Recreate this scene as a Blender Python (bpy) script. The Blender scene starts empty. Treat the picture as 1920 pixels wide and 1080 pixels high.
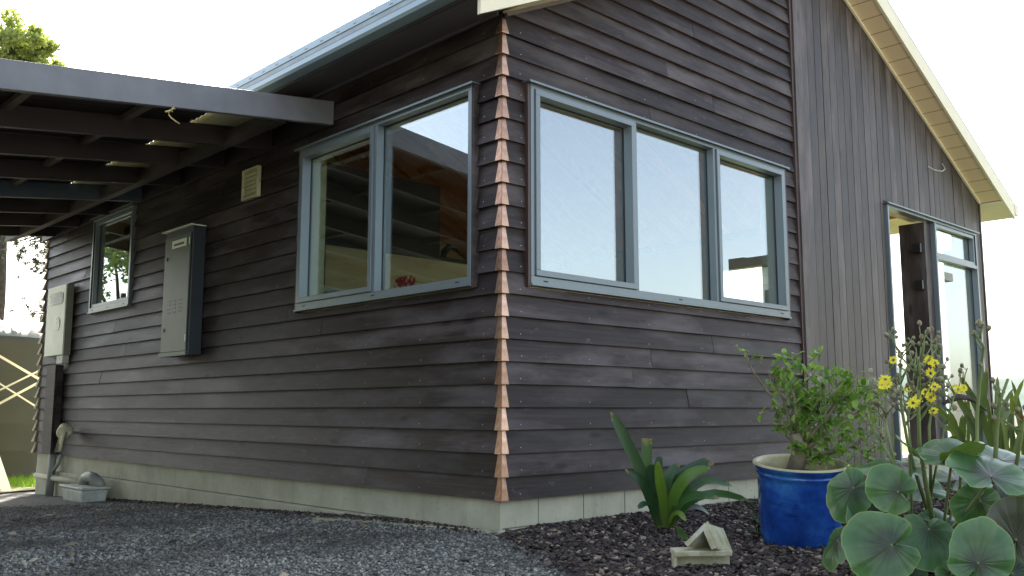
import bpy, math, random
import numpy as np
from mathutils import Vector, Matrix
R = math.radians
random.seed(7); rng = np.random.default_rng(7)
scene = bpy.context.scene
col = scene.collection

# ------------------------------------------------------------------ camera
YAW, PITCH, FPX = 0.758264, 0.1311117, 1737.3
CAM = Vector((-3.59225, -3.87752, 0.68122))
cam_d = bpy.data.cameras.new("camera"); cam = bpy.data.objects.new("camera", cam_d); col.objects.link(cam)
cam_d.sensor_width = 36.0; cam_d.lens = 36.0 * FPX / 1920.0; cam_d.clip_start = 0.05; cam_d.clip_end = 3000
cam.location = CAM
cam.rotation_euler = (math.pi / 2 + PITCH, 0, -YAW)
scene.camera = cam
FW = Vector((math.sin(YAW) * math.cos(PITCH), math.cos(YAW) * math.cos(PITCH), math.sin(PITCH)))
RT = Vector((math.cos(YAW), -math.sin(YAW), 0)); UP = RT.cross(FW)

def at(px, py, D):
    """world point seen at photograph pixel (px,py) at depth D metres"""
    return CAM + D * (FW + RT * ((px - 960) / FPX) - UP * ((py - 540) / FPX))

# ------------------------------------------------------------------ light
SUN_DIR = Vector((0.42, 0.9075, 0)); SUN_EL = R(38)
w = bpy.data.worlds.new("World"); scene.world = w; w.use_nodes = True
nt = w.node_tree; nt.nodes.clear()
bg = nt.nodes.new("ShaderNodeBackground"); wo = nt.nodes.new("ShaderNodeOutputWorld")
sky = nt.nodes.new("ShaderNodeTexSky"); sky.sky_type = 'NISHITA'; sky.sun_disc = False
sky.sun_elevation = SUN_EL; sky.sun_rotation = math.atan2(SUN_DIR.x, SUN_DIR.y)
sky.air_density = 1.0; sky.dust_density = 2.5; sky.ozone_density = 1.0
bw = nt.nodes.new("ShaderNodeRGBToBW"); hz = nt.nodes.new("ShaderNodeMix"); hz.data_type = 'RGBA'; hz.inputs[0].default_value = .40   # thin bright haze over the blue
nt.links.new(sky.outputs[0], bw.inputs[0]); nt.links.new(sky.outputs[0], hz.inputs[6]); wm = nt.nodes.new('ShaderNodeMix'); wm.data_type = 'RGBA'; wm.blend_type = 'MULTIPLY'; wm.inputs[0].default_value = 1; wm.inputs[7].default_value = (1.05, 1.0, .92, 1); nt.links.new(bw.outputs[0], wm.inputs[6]); nt.links.new(wm.outputs[2], hz.inputs[7]); nt.links.new(hz.outputs[2], bg.inputs[0]); bg.inputs[1].default_value = 0.15
nt.links.new(bg.outputs[0], wo.inputs[0])
sd = bpy.data.lights.new("sun", 'SUN'); sd.energy = 4.0; sd.angle = R(0.5); sd.color = (1.0, 0.93, 0.80)
sun = bpy.data.objects.new("sun", sd); col.objects.link(sun)
sv = Vector((SUN_DIR.x * math.cos(SUN_EL), SUN_DIR.y * math.cos(SUN_EL), math.sin(SUN_EL)))
sun.rotation_euler = sv.to_track_quat('Z', 'Y').to_euler(); sun.location = (10, 20, 15)
scene.view_settings.view_transform = 'Standard'; scene.view_settings.look = 'None'
scene.view_settings.gamma = 1; scene.view_settings.exposure = 2.1

# ------------------------------------------------------------------ materials
def lin(h):
    h = h.lstrip('#'); o = []
    for i in (0, 2, 4):
        c = int(h[i:i + 2], 16) / 255
        o.append(c / 12.92 if c <= .04045 else ((c + .055) / 1.055) ** 2.4)
    return tuple(o) + (1,)

class NT:
    def __init__(s, name):
        s.m = bpy.data.materials.new(name); s.m.use_nodes = True; s.t = s.m.node_tree; s.n = s.t.nodes
        s.b = s.n["Principled BSDF"]; s.out = s.n["Material Output"]
    def new(s, ty, **k):
        x = s.n.new(ty)
        for a, v in k.items(): setattr(x, a, v)
        return x
    def L(s, a, b): s.t.links.new(a, b)
    def coords(s, scale=(1, 1, 1), kind='Object', off=None):
        tc = s.new("ShaderNodeTexCoord"); mp = s.new("ShaderNodeMapping"); mp.inputs['Scale'].default_value = scale
        s.L(tc.outputs[kind], mp.inputs[0])
        if off is not None: s.L(off, mp.inputs['Location'])
        return mp.outputs[0]
    def noise(s, vec, scale, detail=4, rough=.55):
        n = s.new("ShaderNodeTexNoise"); n.inputs['Scale'].default_value = scale
        n.inputs['Detail'].default_value = detail; n.inputs['Roughness'].default_value = rough
        s.L(vec, n.inputs['Vector']); return n.outputs['Fac']
    def ramp(s, fac, stops):
        r = s.new("ShaderNodeValToRGB"); e = r.color_ramp.elements
        while len(e) < len(stops): e.new(.5)
        for x, (p, c) in zip(e, stops): x.position = p; x.color = c if len(c) == 4 else tuple(c) + (1,)
        s.L(fac, r.inputs[0]); return r.outputs[0]
    def mix(s, fac, a, b, mode='MIX'):
        m = s.new("ShaderNodeMix"); m.data_type = 'RGBA'; m.blend_type = mode
        for sock, v in ((m.inputs[0], fac), (m.inputs[6], a), (m.inputs[7], b)):
            if hasattr(v, 'is_linked'): s.L(v, sock)
            else: sock.default_value = v
        return m.outputs[2]
    def math(s, op, a, b=0.0, c=0.0):
        m = s.new("ShaderNodeMath", operation=op)
        for sock, v in zip(m.inputs, (a, b, c)):
            if hasattr(v, 'is_linked'): s.L(v, sock)
            else: sock.default_value = v
        return m.outputs[0]
    def bump(s, h, st=.3, d=.01):
        b = s.new("ShaderNodeBump"); b.inputs['Strength'].default_value = st; b.inputs['Distance'].default_value = d
        s.L(h, b.inputs['Height']); s.L(b.outputs[0], s.b.inputs['Normal'])
    def base(s, c):
        if hasattr(c, 'is_linked'): s.L(c, s.b.inputs['Base Color'])
        else: s.b.inputs['Base Color'].default_value = c
    def set(s, **k):
        for a, v in k.items():
            i = s.b.inputs[a]
            if hasattr(v, 'is_linked'): s.L(v, i)
            else: i.default_value = v

def paint(name, c, rough=.5, metal=0, var=.12, nscale=6, bump=.08, spec=.5):
    t = NT(name); v = t.coords(); f = t.noise(v, nscale, 5)
    c = lin(c) if isinstance(c, str) else tuple(c) + (1,)
    d = tuple(x * (1 - var * 2) for x in c[:3]) + (1,); l = tuple(min(1, x * (1 + var)) for x in c[:3]) + (1,)
    t.base(t.ramp(f, [(.3, d), (.7, l)])); t.set(Roughness=rough, Metallic=metal, **{'Specular IOR Level': spec})
    f2 = t.noise(v, nscale * 14, 3); t.bump(f2, bump, .004)
    return t.m

def stained(name, along, c0, c1, grey, rough=(.42, .62), spec=.5, knots=True):
    """dark stained timber, grain along 'h' (horizontal boards) or 'v' (vertical boards)"""
    t = NT(name); a = t.new("ShaderNodeAttribute", attribute_name="rnd")
    off = t.new("ShaderNodeCombineXYZ"); t.L(t.math('MULTIPLY', a.outputs['Fac'], 37.), off.inputs[0]); t.L(t.math('MULTIPLY', a.outputs['Fac'], 91.), off.inputs[2]); t.L(t.math('MULTIPLY', a.outputs['Fac'], 53.), off.inputs[1])
    sc = (1.6, 1.6, 55) if along == 'h' else (34, 34, 1.1)
    g = t.noise(t.coords(sc, off=off.outputs[0]), 1.0, 6, .65)
    sc2 = (.9, .9, 4) if along == 'h' else (5, 5, 1.3)
    b = t.noise(t.coords(sc2, off=off.outputs[0]), 1.3, 5, .6)
    base = t.ramp(g, [(.25, c0), (.75, c1)])
    wx = t.ramp(b, [(.44, (0, 0, 0)), (.70, (1, 1, 1))])
    base = t.mix(wx, base, grey)
    # per-board tone
    hv = t.ramp(a.outputs['Fac'], [(0, (.66, .62, .60)), (.35, (.88, .85, .83)), (.7, (1.05, 1.02, 1.02)), (1, (1.35, 1.30, 1.30))])
    base = t.mix(1.0, base, hv, 'MULTIPLY')
    if knots:
        vo = t.new("ShaderNodeTexVoronoi"); vo.inputs['Scale'].default_value = 1.0
        t.L(t.coords((1.7, 1.7, 5) if along == 'h' else (5, 5, 1.5), off=off.outputs[0]), vo.inputs['Vector'])
        kn = t.ramp(vo.outputs['Distance'], [(.05, (.35, .35, .35)), (.13, (1, 1, 1))])
        base = t.mix(.9, base, kn, 'MULTIPLY')
        # pale scuffs
        sc = t.noise(t.coords((2.2, 2.2, 6) if along == 'h' else (9, 9, 1.6), off=off.outputs[0]), 2.6, 8, .75)
        sf = t.ramp(sc, [(.60, (0, 0, 0)), (.76, (.42, .42, .42))])
        base = t.mix(sf, base, (.22, .22, .24, 1))
    t.base(base)
    rr = t.ramp(b, [(.3, (rough[0],) * 3), (.75, (rough[1],) * 3)])
    t.set(Roughness=rr, **{'Specular IOR Level': spec}); t.bump(g, .22, .004)
    return t.m

M = {}
M['clad'] = stained('weathered dark stained weatherboard', 'h', (.011, .0076, .0068, 1), (.050, .036, .032, 1), (.112, .098, .096, 1), rough=(.42, .64), spec=.22)
M['vclad'] = stained('dark stained vertical boards', 'v', (.030, .025, .023, 1), (.066, .053, .047, 1), (.135, .114, .106, 1), spec=.4)
M['brown'] = stained('brown stained trim', 'v', (.04, .022, .018, 1), (.075, .045, .036, 1), (.10, .07, .06, 1), knots=False)
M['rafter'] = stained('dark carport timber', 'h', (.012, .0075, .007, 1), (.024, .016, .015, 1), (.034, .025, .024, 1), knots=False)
M['lip'] = paint('reddish board lip', (.085, .045, .035), .6)
M['nail'] = paint('galvanised nail head', (.5, .5, .48), .4, .6)
M['rawwood'] = paint('cut timber edge', (.46, .37, .22), .7, 0, .25, 20)
# copper
t = NT('weathering copper'); v = t.coords((1, 1, 1)); f = t.noise(v, 18, 6, .7)
cp_ = t.ramp(f, [(.3, (.40, .23, .145, 1)), (.55, (.62, .40, .28, 1)), (.8, (.78, .60, .48, 1))]); oi = t.new("ShaderNodeObjectInfo")
t.base(t.mix(1.0, cp_, t.ramp(oi.outputs['Random'], [(0, (.62, .56, .52)), (.5, (.92, .88, .85)), (1, (1.08, 1.05, 1.05))]), 'MULTIPLY'))
t.set(Metallic=.85, Roughness=t.ramp(t.noise(v, 30, 5), [(.3, (.24,) * 3), (.7, (.50,) * 3)])); t.bump(t.noise(v, 9, 3), .35, .01); M['copper'] = t.m
M['alu'] = paint('grey blue powder coated aluminium', (.18, .212, .222), .32, .25, .03, 2, .0, .5)
M['alu_dark'] = paint('dark rubber seal', (.012, .014, .016), .6)
M['cream'] = paint('cream painted trim', (.80, .72, .52), .55, 0, .03, 3)
M['soffit'] = None
t = NT('cream lining boards soffit')
tc = t.new("ShaderNodeTexCoord"); sp = t.new("ShaderNodeSeparateXYZ"); t.L(tc.outputs['Object'], sp.inputs[0])
fr = t.math('FRACT', t.math('MULTIPLY', sp.outputs[0], 1 / .185)); g = t.math('LESS_THAN', fr, .05)
t.base(t.mix(g, (.82, .66, .42, 1), (.36, .26, .14, 1))); t.set(Roughness=.5); M['soffit'] = t.m
M['gutter'] = paint('pale blue grey gutter steel', (.25, .34, .38), .32, .2, .03, 2, .0)
M['eave'] = paint('grey painted eave lining', (.115, .105, .11), .38, 0, .05, 2)
M['fascia'] = paint('dark fascia', (.055, .045, .046), .35, 0, .05, 2)
M['roof'] = paint('corrugated roof steel', (.20, .24, .25), .4, .3)
# carport fascia beam
M['beam'] = paint('grey stained carport beam', (.165, .168, .178), .42, 0, .10, 5, .1)
M['beam_blue'] = paint('blue grey painted rafter', (.06, .085, .11), .5, 0, .1)
M['batten'] = paint('aged batten', (.12, .095, .075), .7)
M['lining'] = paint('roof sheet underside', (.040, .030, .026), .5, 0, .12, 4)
t = NT('translucent light leak strip'); t.base((.55, .52, .34, 1)); t.set(Roughness=.5)
tr = t.new("ShaderNodeBsdfTranslucent"); tr.inputs[0].default_value = (.62, .58, .38, 1); mx = t.new("ShaderNodeMixShader"); mx.inputs[0].default_value = .22
t.L(t.b.outputs[0], mx.inputs[1]); t.L(tr.outputs[0], mx.inputs[2]); t.L(mx.outputs[0], t.out.inputs[0]); M['translucent'] = t.m
# concrete / blockwork
t = NT('green grey painted blockwork'); v = t.coords(); n1 = t.noise(v, 3, 7, .65); n2 = t.noise(v, 40, 5)
c = t.ramp(n1, [(.3, (.37, .355, .25, 1)), (.7, (.54, .52, .38, 1))])
c = t.mix(t.ramp(n2, [(.62, (0, 0, 0)), (.75, (.5, .5, .5))]), c, (.13, .12, .09, 1))
st = t.noise(t.coords((9, 9, .9)), 1.2, 5, .6); c = t.mix(t.ramp(st, [(.56, (0, 0, 0)), (.75, (.35, .35, .35))]), c, (.20, .18, .12, 1))
t.base(c); t.set(Roughness=.85); t.bump(n2, .4, .004); M['block'] = t.m
M['joint'] = paint('dark joint', (.15, .145, .11), .9)
t = NT('mossy terracotta concrete'); v = t.coords(); n1 = t.noise(v, 14, 7, .7); c = t.ramp(n1, [(.3, (.24, .22, .10, 1)), (.5, (.42, .39, .24, 1)), (.72, (.56, .55, .45, 1))])
t.base(c); t.set(Roughness=.8); t.bump(t.noise(v, 60, 5), .5, .003); M['tile'] = t.m
# glass
def glass(name, ior, tint):
    t = NT(name); gl = t.new("ShaderNodeBsdfGlossy"); gl.inputs['Roughness'].default_value = 0.0; gl.inputs[0].default_value = (.95, .99, 1, 1)
    tp = t.new("ShaderNodeBsdfTransparent"); tp.inputs[0].default_value = tint
    geo = t.new("ShaderNodeNewGeometry"); dt = t.new("ShaderNodeVectorMath", operation='DOT_PRODUCT'); t.L(geo.outputs['Normal'], dt.inputs[0]); t.L(geo.outputs['Incoming'], dt.inputs[1])
    fz = t.math('POWER', t.math('SUBTRACT', 1.0, t.math('ABSOLUTE', dt.outputs['Value'])), 5.0); fc = t.math('ADD', t.math('MULTIPLY', fz, 1 - ior), ior); mx = t.new("ShaderNodeMixShader")
    t.L(fc, mx.inputs[0]); t.L(tp.outputs[0], mx.inputs[1]); t.L(gl.outputs[0], mx.inputs[2]); t.L(mx.outputs[0], t.out.inputs[0]); return t.m
M['glass'] = glass('window glass', .25, (.80, .88, .87, 1))
# interior
M['plaster'] = paint('cream interior plaster', (.80, .70, .46), .7, 0, .03, 2)
M['pine'] = stained('orange pine ceiling lining', 'h', (.58, .24, .10, 1), (.64, .29, .13, 1), (.66, .33, .16, 1), knots=False)
M['pinebeam'] = paint('pine rafter', (.50, .24, .12), .5, 0, .15)
M['darkint'] = paint('dark interior wall', (.02, .018, .024), .6)
M['floor'] = paint('timber floor', (.25, .16, .10), .5)
M['whiteint'] = paint('white interior shelf', (.70, .70, .66), .5)
# services
M['box_green'] = paint('grey green steel cabinet', (.070, .098, .070), .45, .1, .08, 4)
M['box_side'] = paint('dark cabinet side', (.035, .042, .048), .4, .1)
M['ebox'] = paint('pale cream meter box', (.84, .87, .70), .5, 0, .05, 5)
M['ebox_side'] = paint('grey meter box side', (.25, .26, .21), .5, 0, .08)
M['meterglass'] = paint('smoky meter window', (.06, .066, .042), .12, 0, .4, 12)
M['vent'] = paint('cream plastic vent', (.56, .55, .33), .5)
M['pvc'] = paint('grey plastic pipe', (.27, .28, .24), .45)
M['pvc_white'] = paint('dirty white plastic', (.52, .54, .47), .55, 0, .15, 12)
M['white'] = paint('white painted timber', (.72, .72, .62), .55, 0, .08)
M['tank'] = paint('dark green polyethylene', (.019, .024, .018), .7, 0, .1, 2)
M['tanktop'] = paint('lighter green polyethylene', (.09, .11, .10), .4, 0, .1, 2)  # lid tone, lighter than the tank wall
M['cloth'] = paint('cream rag', (.62, .58, .38), .85, 0, .15, 30)
M['rope'] = paint('yellow cord', (.55, .42, .16), .8)
M['red'] = paint('red petals', (.65, .03, .05), .6, 0, .3, 40)
M['black'] = paint('black iron', (.012, .012, .013), .4)
M['neigh'] = paint('white weatherboard neighbour', (.80, .80, .76), .6)
M['neigh_roof'] = paint('dark roof neighbour', (.05, .05, .055), .6)
# pot
t = NT('blue glazed pot'); v = t.coords(); n1 = t.noise(v, 4, 6, .65); n2 = t.noise(t.coords((3, 3, 9)), 2.2, 5, .6)
c = t.ramp(n1, [(.28, (.006, .022, .13, 1)), (.48, (.014, .075, .34, 1)), (.66, (.05, .21, .52, 1))])
c = t.mix(t.ramp(n2, [(.60, (0, 0, 0)), (.72, (.6, .6, .6))]), c, (.004, .008, .05, 1))
t.base(c); t.set(Roughness=.16, **{'Specular IOR Level': .6}); t.bump(n2, .12, .01); M['glaze'] = t.m
M['rim'] = paint('cream glazed rim', (.50, .44, .25), .35, 0, .12, 10)
M['soil'] = paint('potting soil', (.05, .035, .025), .95, 0, .4, 60, .5)
# plants
def leafmat(name, c0, c1, rough=.4, transl=.25, scale=9, attr=True, bump=.15, blade=False):
    t = NT(name); v = t.coords(); f = t.noise(v, scale, 3)
    if attr:
        a = t.new("ShaderNodeAttribute", attribute_name="rnd"); f = t.math('ADD', t.math('MULTIPLY', f, .35), t.math('MULTIPLY', a.outputs['Fac'], .65))
    c = t.ramp(f, [(.15, c0), (.85, c1)])
    if blade:   # long veins and a dry tip
        uv = t.new("ShaderNodeUVMap", uv_map="leafuv"); mp = t.new("ShaderNodeMapping"); mp.inputs['Scale'].default_value = (16, 1.2, 1); t.L(uv.outputs[0], mp.inputs[0])
        st = t.noise(mp.outputs[0], 1.0, 4, .6); c = t.mix(t.ramp(st, [(.35, (.55, .55, .55)), (.65, (0, 0, 0))]), c, tuple(x * .45 for x in c0[:3]) + (1,))
        sp = t.new("ShaderNodeSeparateXYZ"); t.L(uv.outputs[0], sp.inputs[0]); tip = t.math('ADD', sp.outputs[1], t.math('MULTIPLY', t.math('SUBTRACT', t.noise(v, 40, 3), .5), .25))
        c = t.mix(t.ramp(tip, [(.90, (0, 0, 0)), (.99, (.85, .85, .85))]), c, (.30, .22, .08, 1))
        c = t.mix(t.ramp(sp.outputs[1], [(0, (.5, .5, .5)), (.25, (0, 0, 0))]), c, (.16, .18, .05, 1))
    t.base(c); t.set(Roughness=rough)
    tr = t.new("ShaderNodeBsdfTranslucent"); mx = t.new("ShaderNodeMixShader"); mx.inputs[0].default_value = transl
    t.L(t.mix(1, c, (1.5, 1.6, .6, 1), 'MULTIPLY'), tr.inputs[0]); t.L(t.b.outputs[0], mx.inputs[1]); t.L(tr.outputs[0], mx.inputs[2]); t.L(mx.outputs[0], t.out.inputs[0])
    t.bump(t.noise(v, 60, 2), bump, .002); return t.m
M['shrubleaf'] = leafmat('glossy shrub leaf', (.08, .16, .03, 1), (.30, .44, .10, 1), .32, .4)
M['strap'] = leafmat('strap leaf', (.020, .060, .020, 1), (.075, .17, .035, 1), .32, .22, blade=True)
M['weedleaf'] = leafmat('weed leaf', (.02, .05, .015, 1), (.06, .12, .03, 1), .4, .2)
M['strapbright'] = leafmat('bright strap leaf', (.11, .21, .03, 1), (.20, .31, .05, 1), .32, .3, blade=True)
M['flaxleaf'] = leafmat('flax leaf', (.07, .11, .03, 1), (.24, .29, .08, 1), .4, .35, blade=True)
M['flaxrust'] = leafmat('rusty flax leaf', (.16, .06, .025, 1), (.28, .13, .05, 1), .5, .3, blade=True)
M['stalk'] = leafmat('pale green stalk', (.15, .20, .07, 1), (.27, .32, .12, 1), .5, .1)
M['seedhead'] = paint('dry seed head', (.26, .23, .13), .9, 0, .3, 50)
M['fluff'] = paint('white seed fluff', (.62, .58, .48), .95)
M['petal'] = leafmat('yellow petal', (.72, .58, .02, 1), (.90, .80, .06, 1), .5, .3)
M['bark'] = paint('pale grey bark', (.25, .21, .14), .85, 0, .2, 20, .5)
M['barkdark'] = paint('dark tree bark', (.06, .05, .04), .9, 0, .3, 12, .5)
M['treeleaf'] = leafmat('tree foliage', (.14, .17, .06, 1), (.36, .40, .17, 1), .5, .5, 2)
M['pineleaf'] = leafmat('pine foliage', (.03, .055, .02, 1), (.10, .14, .05, 1), .6, .3, 2)
M['grass'] = leafmat('sunlit grass', (.07, .15, .02, 1), (.20, .32, .05, 1), .5, .4)
# big round leaves: radial veins from the uv map (u = angle, v = radius)
def roundleaf(name, dark, light, edge):
    t = NT(name); uv = t.new("ShaderNodeUVMap", uv_map="leafuv"); sp = t.new("ShaderNodeSeparateXYZ"); t.L(uv.outputs[0], sp.inputs[0])
    u, vv = sp.outputs[0], sp.outputs[1]
    a = t.math('ABSOLUTE', t.math('SUBTRACT', t.math('FRACT', t.math('MULTIPLY', u, 22.)), .5))   # vein distance in angle
    vein = t.math('LESS_THAN', t.math('MULTIPLY', a, vv), .018)
    n = t.noise(t.coords(), 22, 6, .6); n2 = t.noise(t.coords(), 6, 4, .6)
    f = t.math('ADD', t.math('MULTIPLY', vv, .62), t.math('MULTIPLY', t.math('SUBTRACT', n2, .4), .8))
    c = t.ramp(f, [(.16, dark), (.42, light)]); mg = t.math('ADD', vv, t.math('MULTIPLY', t.math('SUBTRACT', n, .5), .25)); c = t.mix(t.ramp(mg, [(.72, (0, 0, 0)), (.95, (.55, .55, .55))]), c, tuple(x * 2.1 for x in light[:3]) + (1,)); c = t.mix(t.ramp(vv, [(.965, (0, 0, 0)), (.985, (.8, .8, .8))]), c, edge)
    c = t.mix(t.ramp(n, [(.4, (.0, .0, .0)), (.8, (.35, .35, .35))]), c, light)
    c = t.mix(t.math('MULTIPLY', vein, .11), c, (.22, .28, .12, 1))
    geo = t.new("ShaderNodeNewGeometry"); c2 = t.mix(geo.outputs['Backfacing'], c, (.10, .155, .05, 1))
    sv_ = t.new("ShaderNodeTexVoronoi"); sv_.inputs['Scale'].default_value = 38; t.L(t.coords(), sv_.inputs['Vector']); rare = t.noise(t.coords(), 9, 2)
    sp_ = t.math('MULTIPLY', t.math('LESS_THAN', sv_.outputs['Distance'], .16), t.math('GREATER_THAN', rare, .56)); c2 = t.mix(t.math('MULTIPLY', sp_, .7), c2, (.10, .06, .025, 1))
    t.base(c2); t.set(Roughness=.33, **{'Specular IOR Level': .5})
    h = t.math('ADD', t.math('POWER', t.math('MULTIPLY', a, 2.), .6), t.math('MULTIPLY', n, .4)); t.bump(h, .20, .004)
    tr = t.new("ShaderNodeBsdfTranslucent"); mx = t.new("ShaderNodeMixShader"); mx.inputs[0].default_value = .26
    t.L(t.mix(1, c2, (1.5, 1.7, .5, 1), 'MULTIPLY'), tr.inputs[0]); t.L(t.b.outputs[0], mx.inputs[1]); t.L(tr.outputs[0], mx.inputs[2]); t.L(mx.outputs[0], t.out.inputs[0]); return t.m
M['round'] = roundleaf('round leaf', (.022, .030, .014, 1), (.055, .125, .042, 1), (.30, .33, .12, 1))
M['roundpurple'] = roundleaf('bronzed round leaf', (.022, .018, .012, 1), (.05, .055, .035, 1), (.2, .18, .1, 1))
# ground
t = NT('blue grey gravel'); v = t.coords()
vo = t.new("ShaderNodeTexVoronoi"); vo.inputs['Scale'].default_value = 62; t.L(v, vo.inputs['Vector'])
s3 = t.new("ShaderNodeSeparateColor"); t.L(vo.outputs['Color'], s3.inputs[0])
c = t.ramp(s3.outputs[0], [(0, (.045, .043, .038, 1)), (.5, (.095, .094, .086, 1)), (1, (.17, .17, .155, 1))])
pat = t.noise(v, .9, 6, .6); c = t.mix(t.ramp(pat, [(.45, (0, 0, 0)), (.68, (.7, .7, .7))]), c, (.035, .031, .026, 1))
t.base(c); t.set(Roughness=.85); t.bump(vo.outputs['Distance'], 1.0, .012); M['gravel'] = t.m
def chipmat(name, stops, rough=.8, dirt=False):
    t = NT(name); a = t.new("ShaderNodeAttribute", attribute_name="rnd"); cc_ = t.ramp(a.outputs['Fac'], stops)
    if dirt: pn = t.noise(t.coords(), 1.1, 5, .6); cc_ = t.mix(t.ramp(pn, [(.44, (0, 0, 0)), (.64, (.75, .75, .75))]), cc_, (.060, .052, .040, 1))
    t.base(cc_); t.set(Roughness=rough)
    t.bump(t.noise(t.coords(), 150, 3), .3, .002); return t.m
M['stone'] = chipmat('gravel chip', [(0, (.058, .053, .043, 1)), (.5, (.180, .175, .148, 1)), (.88, (.31, .30, .255, 1)), (1, (.46, .43, .34, 1))], dirt=True)
M['barkchip'] = chipmat('bark chip', [(0, (.016, .011, .009, 1)), (.55, (.050, .035, .027, 1)), (.88, (.125, .090, .068, 1)), (1, (.38, .29, .20, 1))])
M['litter'] = chipmat('dry leaf litter', [(0, (.05, .04, .03, 1)), (.6, (.22, .18, .11, 1)), (1, (.45, .40, .28, 1))])
M['mulch'] = paint('bark mulch bed', (.035, .022, .018), .95, 0, .4, 40, .6)
M['earth'] = paint('dry earth and lawn', (.27, .26, .13), .95, 0, .4, 3, .5)
M['lawn'] = paint('rough lawn', (.10, .14, .04), .95, 0, .4, 6, .5)
M['bounce_surface'] = paint('pale concrete drive', (.36, .33, .27), .9, 0, .1, 2)  # colour of the added light-bouncing ground
M['hill'] = paint('distant hills', (.10, .14, .12), .95, 0, .2, .05)

# ------------------------------------------------------------------ mesh helpers
class MB:
    def __init__(s): s.v = []; s.f = []; s.m = []; s.r = []; s.uv = {}
    def face(s, pts, m=0, r=.5):
        i = len(s.v); s.v += [tuple(p) for p in pts]; s.f.append(tuple(range(i, i + len(pts)))); s.m.append(m); s.r.append(r)
    def add(s, vs, fs, m=0, r=.5):
        i = len(s.v); s.v += [tuple(p) for p in vs]
        for f in fs: s.f.append(tuple(i + k for k in f)); s.m.append(m); s.r.append(r)
    def box(s, x0, x1, y0, y1, z0, z1, m=0, r=.5):
        s.add([(x0, y0, z0), (x1, y0, z0), (x1, y1, z0), (x0, y1, z0), (x0, y0, z1), (x1, y0, z1), (x1, y1, z1), (x0, y1, z1)],
              [(0, 3, 2, 1), (4, 5, 6, 7), (0, 1, 5, 4), (1, 2, 6, 5), (2, 3, 7, 6), (3, 0, 4, 7)], m, r)
    def hexa(s, bot, top, m=0, r=.5):
        n = len(bot); s.add(list(bot) + list(top), [tuple(reversed(range(n))), tuple(range(n, 2 * n))] + [(i, (i + 1) % n, n + (i + 1) % n, n + i) for i in range(n)], m, r)
    def bar(s, a, b, w, h=None, m=0, r=.5, up=Vector((0, 0, 1))):
        a = Vector(a); b = Vector(b); d = (b - a).normalized(); h = h or w
        sx = d.cross(up)
        if sx.length < 1e-3: sx = d.cross(Vector((1, 0, 0)))
        sx.normalize(); sy = sx.cross(d).normalized()
        c = [sx * w / 2 * i + sy * h / 2 * j for i, j in ((-1, -1), (1, -1), (1, 1), (-1, 1))]
        s.hexa([a + k for k in c], [b + k for k in c], m, r)
    def tube(s, pts, rad, n=8, m=0, r=.5, cap=True):
        pts = [Vector(p) for p in pts]
        if not isinstance(rad, (list, tuple)): rad = [rad] * len(pts)
        vs = []; fs = []; ref = Vector((.3, .2, 1)).normalized()
        for i, p in enumerate(pts):
            d = (pts[min(i + 1, len(pts) - 1)] - pts[max(i - 1, 0)]).normalized()
            a = d.cross(ref)
            if a.length < .05: a = d.cross(Vector((1, 0, 0)))
            a.normalize(); b = d.cross(a); ref = b.cross(d) if False else ref
            for k in range(n):
                q = 2 * math.pi * k / n; vs.append(p + (a * math.cos(q) + b * math.sin(q)) * rad[i])
        for i in range(len(pts) - 1):
            for k in range(n): fs.append((i * n + k, i * n + (k + 1) % n, (i + 1) * n + (k + 1) % n, (i + 1) * n + k))
        if cap: fs += [tuple(reversed(range(n))), tuple((len(pts) - 1) * n + k for k in range(n))]
        s.add(vs, fs, m, r)
    def lathe(s, prof, c, n=48, m=0, tilt=None, mats=None):
        vs = []; fs = []
        for (rr, z) in prof:
            for k in range(n):
                q = 2 * math.pi * k / n; p = Vector((rr * math.cos(q), rr * math.sin(q), z))
                if tilt is not None: p = tilt @ p
                vs.append(Vector(c) + p)
        i0 = len(s.v); s.v += [tuple(p) for p in vs]
        for i in range(len(prof) - 1):
            for k in range(n):
                s.f.append((i0 + i * n + k, i0 + i * n + (k + 1) % n, i0 + (i + 1) * n + (k + 1) % n, i0 + (i + 1) * n + k)); s.m.append(mats[i] if mats else m); s.r.append(.5)
    def build(s, name, mats, parent=None, smooth=False, loc=None, bevel=0, **props):
        me = bpy.data.meshes.new(name)
        o = bpy.data.objects.new(name, me); col.objects.link(o)
        if parent is not None:
            o.parent = parent; off = WL.get(parent.name, Vector((0, 0, 0))); WL[o.name] = off
        else:
            off = Vector(loc) if loc is not None else Vector((0, 0, 0)); o.location = off; WL[o.name] = off
        me.from_pydata([tuple(Vector(p) - off) for p in s.v], [], s.f)
        if not isinstance(mats, (list, tuple)): mats = [mats]
        for x in mats: me.materials.append(M[x])
        me.polygons.foreach_set('material_index', s.m)
        at_ = me.attributes.new('rnd', 'FLOAT', 'FACE'); at_.data.foreach_set('value', s.r)
        if smooth: me.polygons.foreach_set('use_smooth', [True] * len(s.f))
        if s.uv:
            ul = me.uv_layers.new(name='leafuv'); li = np.zeros(len(me.loops), int); me.loops.foreach_get('vertex_index', li)
            ul.data.foreach_set('uv', np.array([s.uv.get(int(k), (0.5, .5)) for k in li], float).reshape(-1))
        me.update()
        if bevel:
            b = o.modifiers.new('bevel', 'BEVEL'); b.width = bevel; b.segments = 2; b.limit_method = 'ANGLE'
        for k, v in props.items(): o[k] = v
        return o
WL = {}
def thing(name, label, cat, loc=(0, 0, 0), group=None):
    o = bpy.data.objects.new(name, None); o.empty_display_size = .2; o.location = loc; col.objects.link(o); WL[o.name] = Vector(loc)
    o['label'] = label; o['category'] = cat
    if group: o['group'] = group
    return o
def tag(o, label, cat, group=None):
    o['label'] = label; o['category'] = cat
    if group: o['group'] = group
    return o
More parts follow.
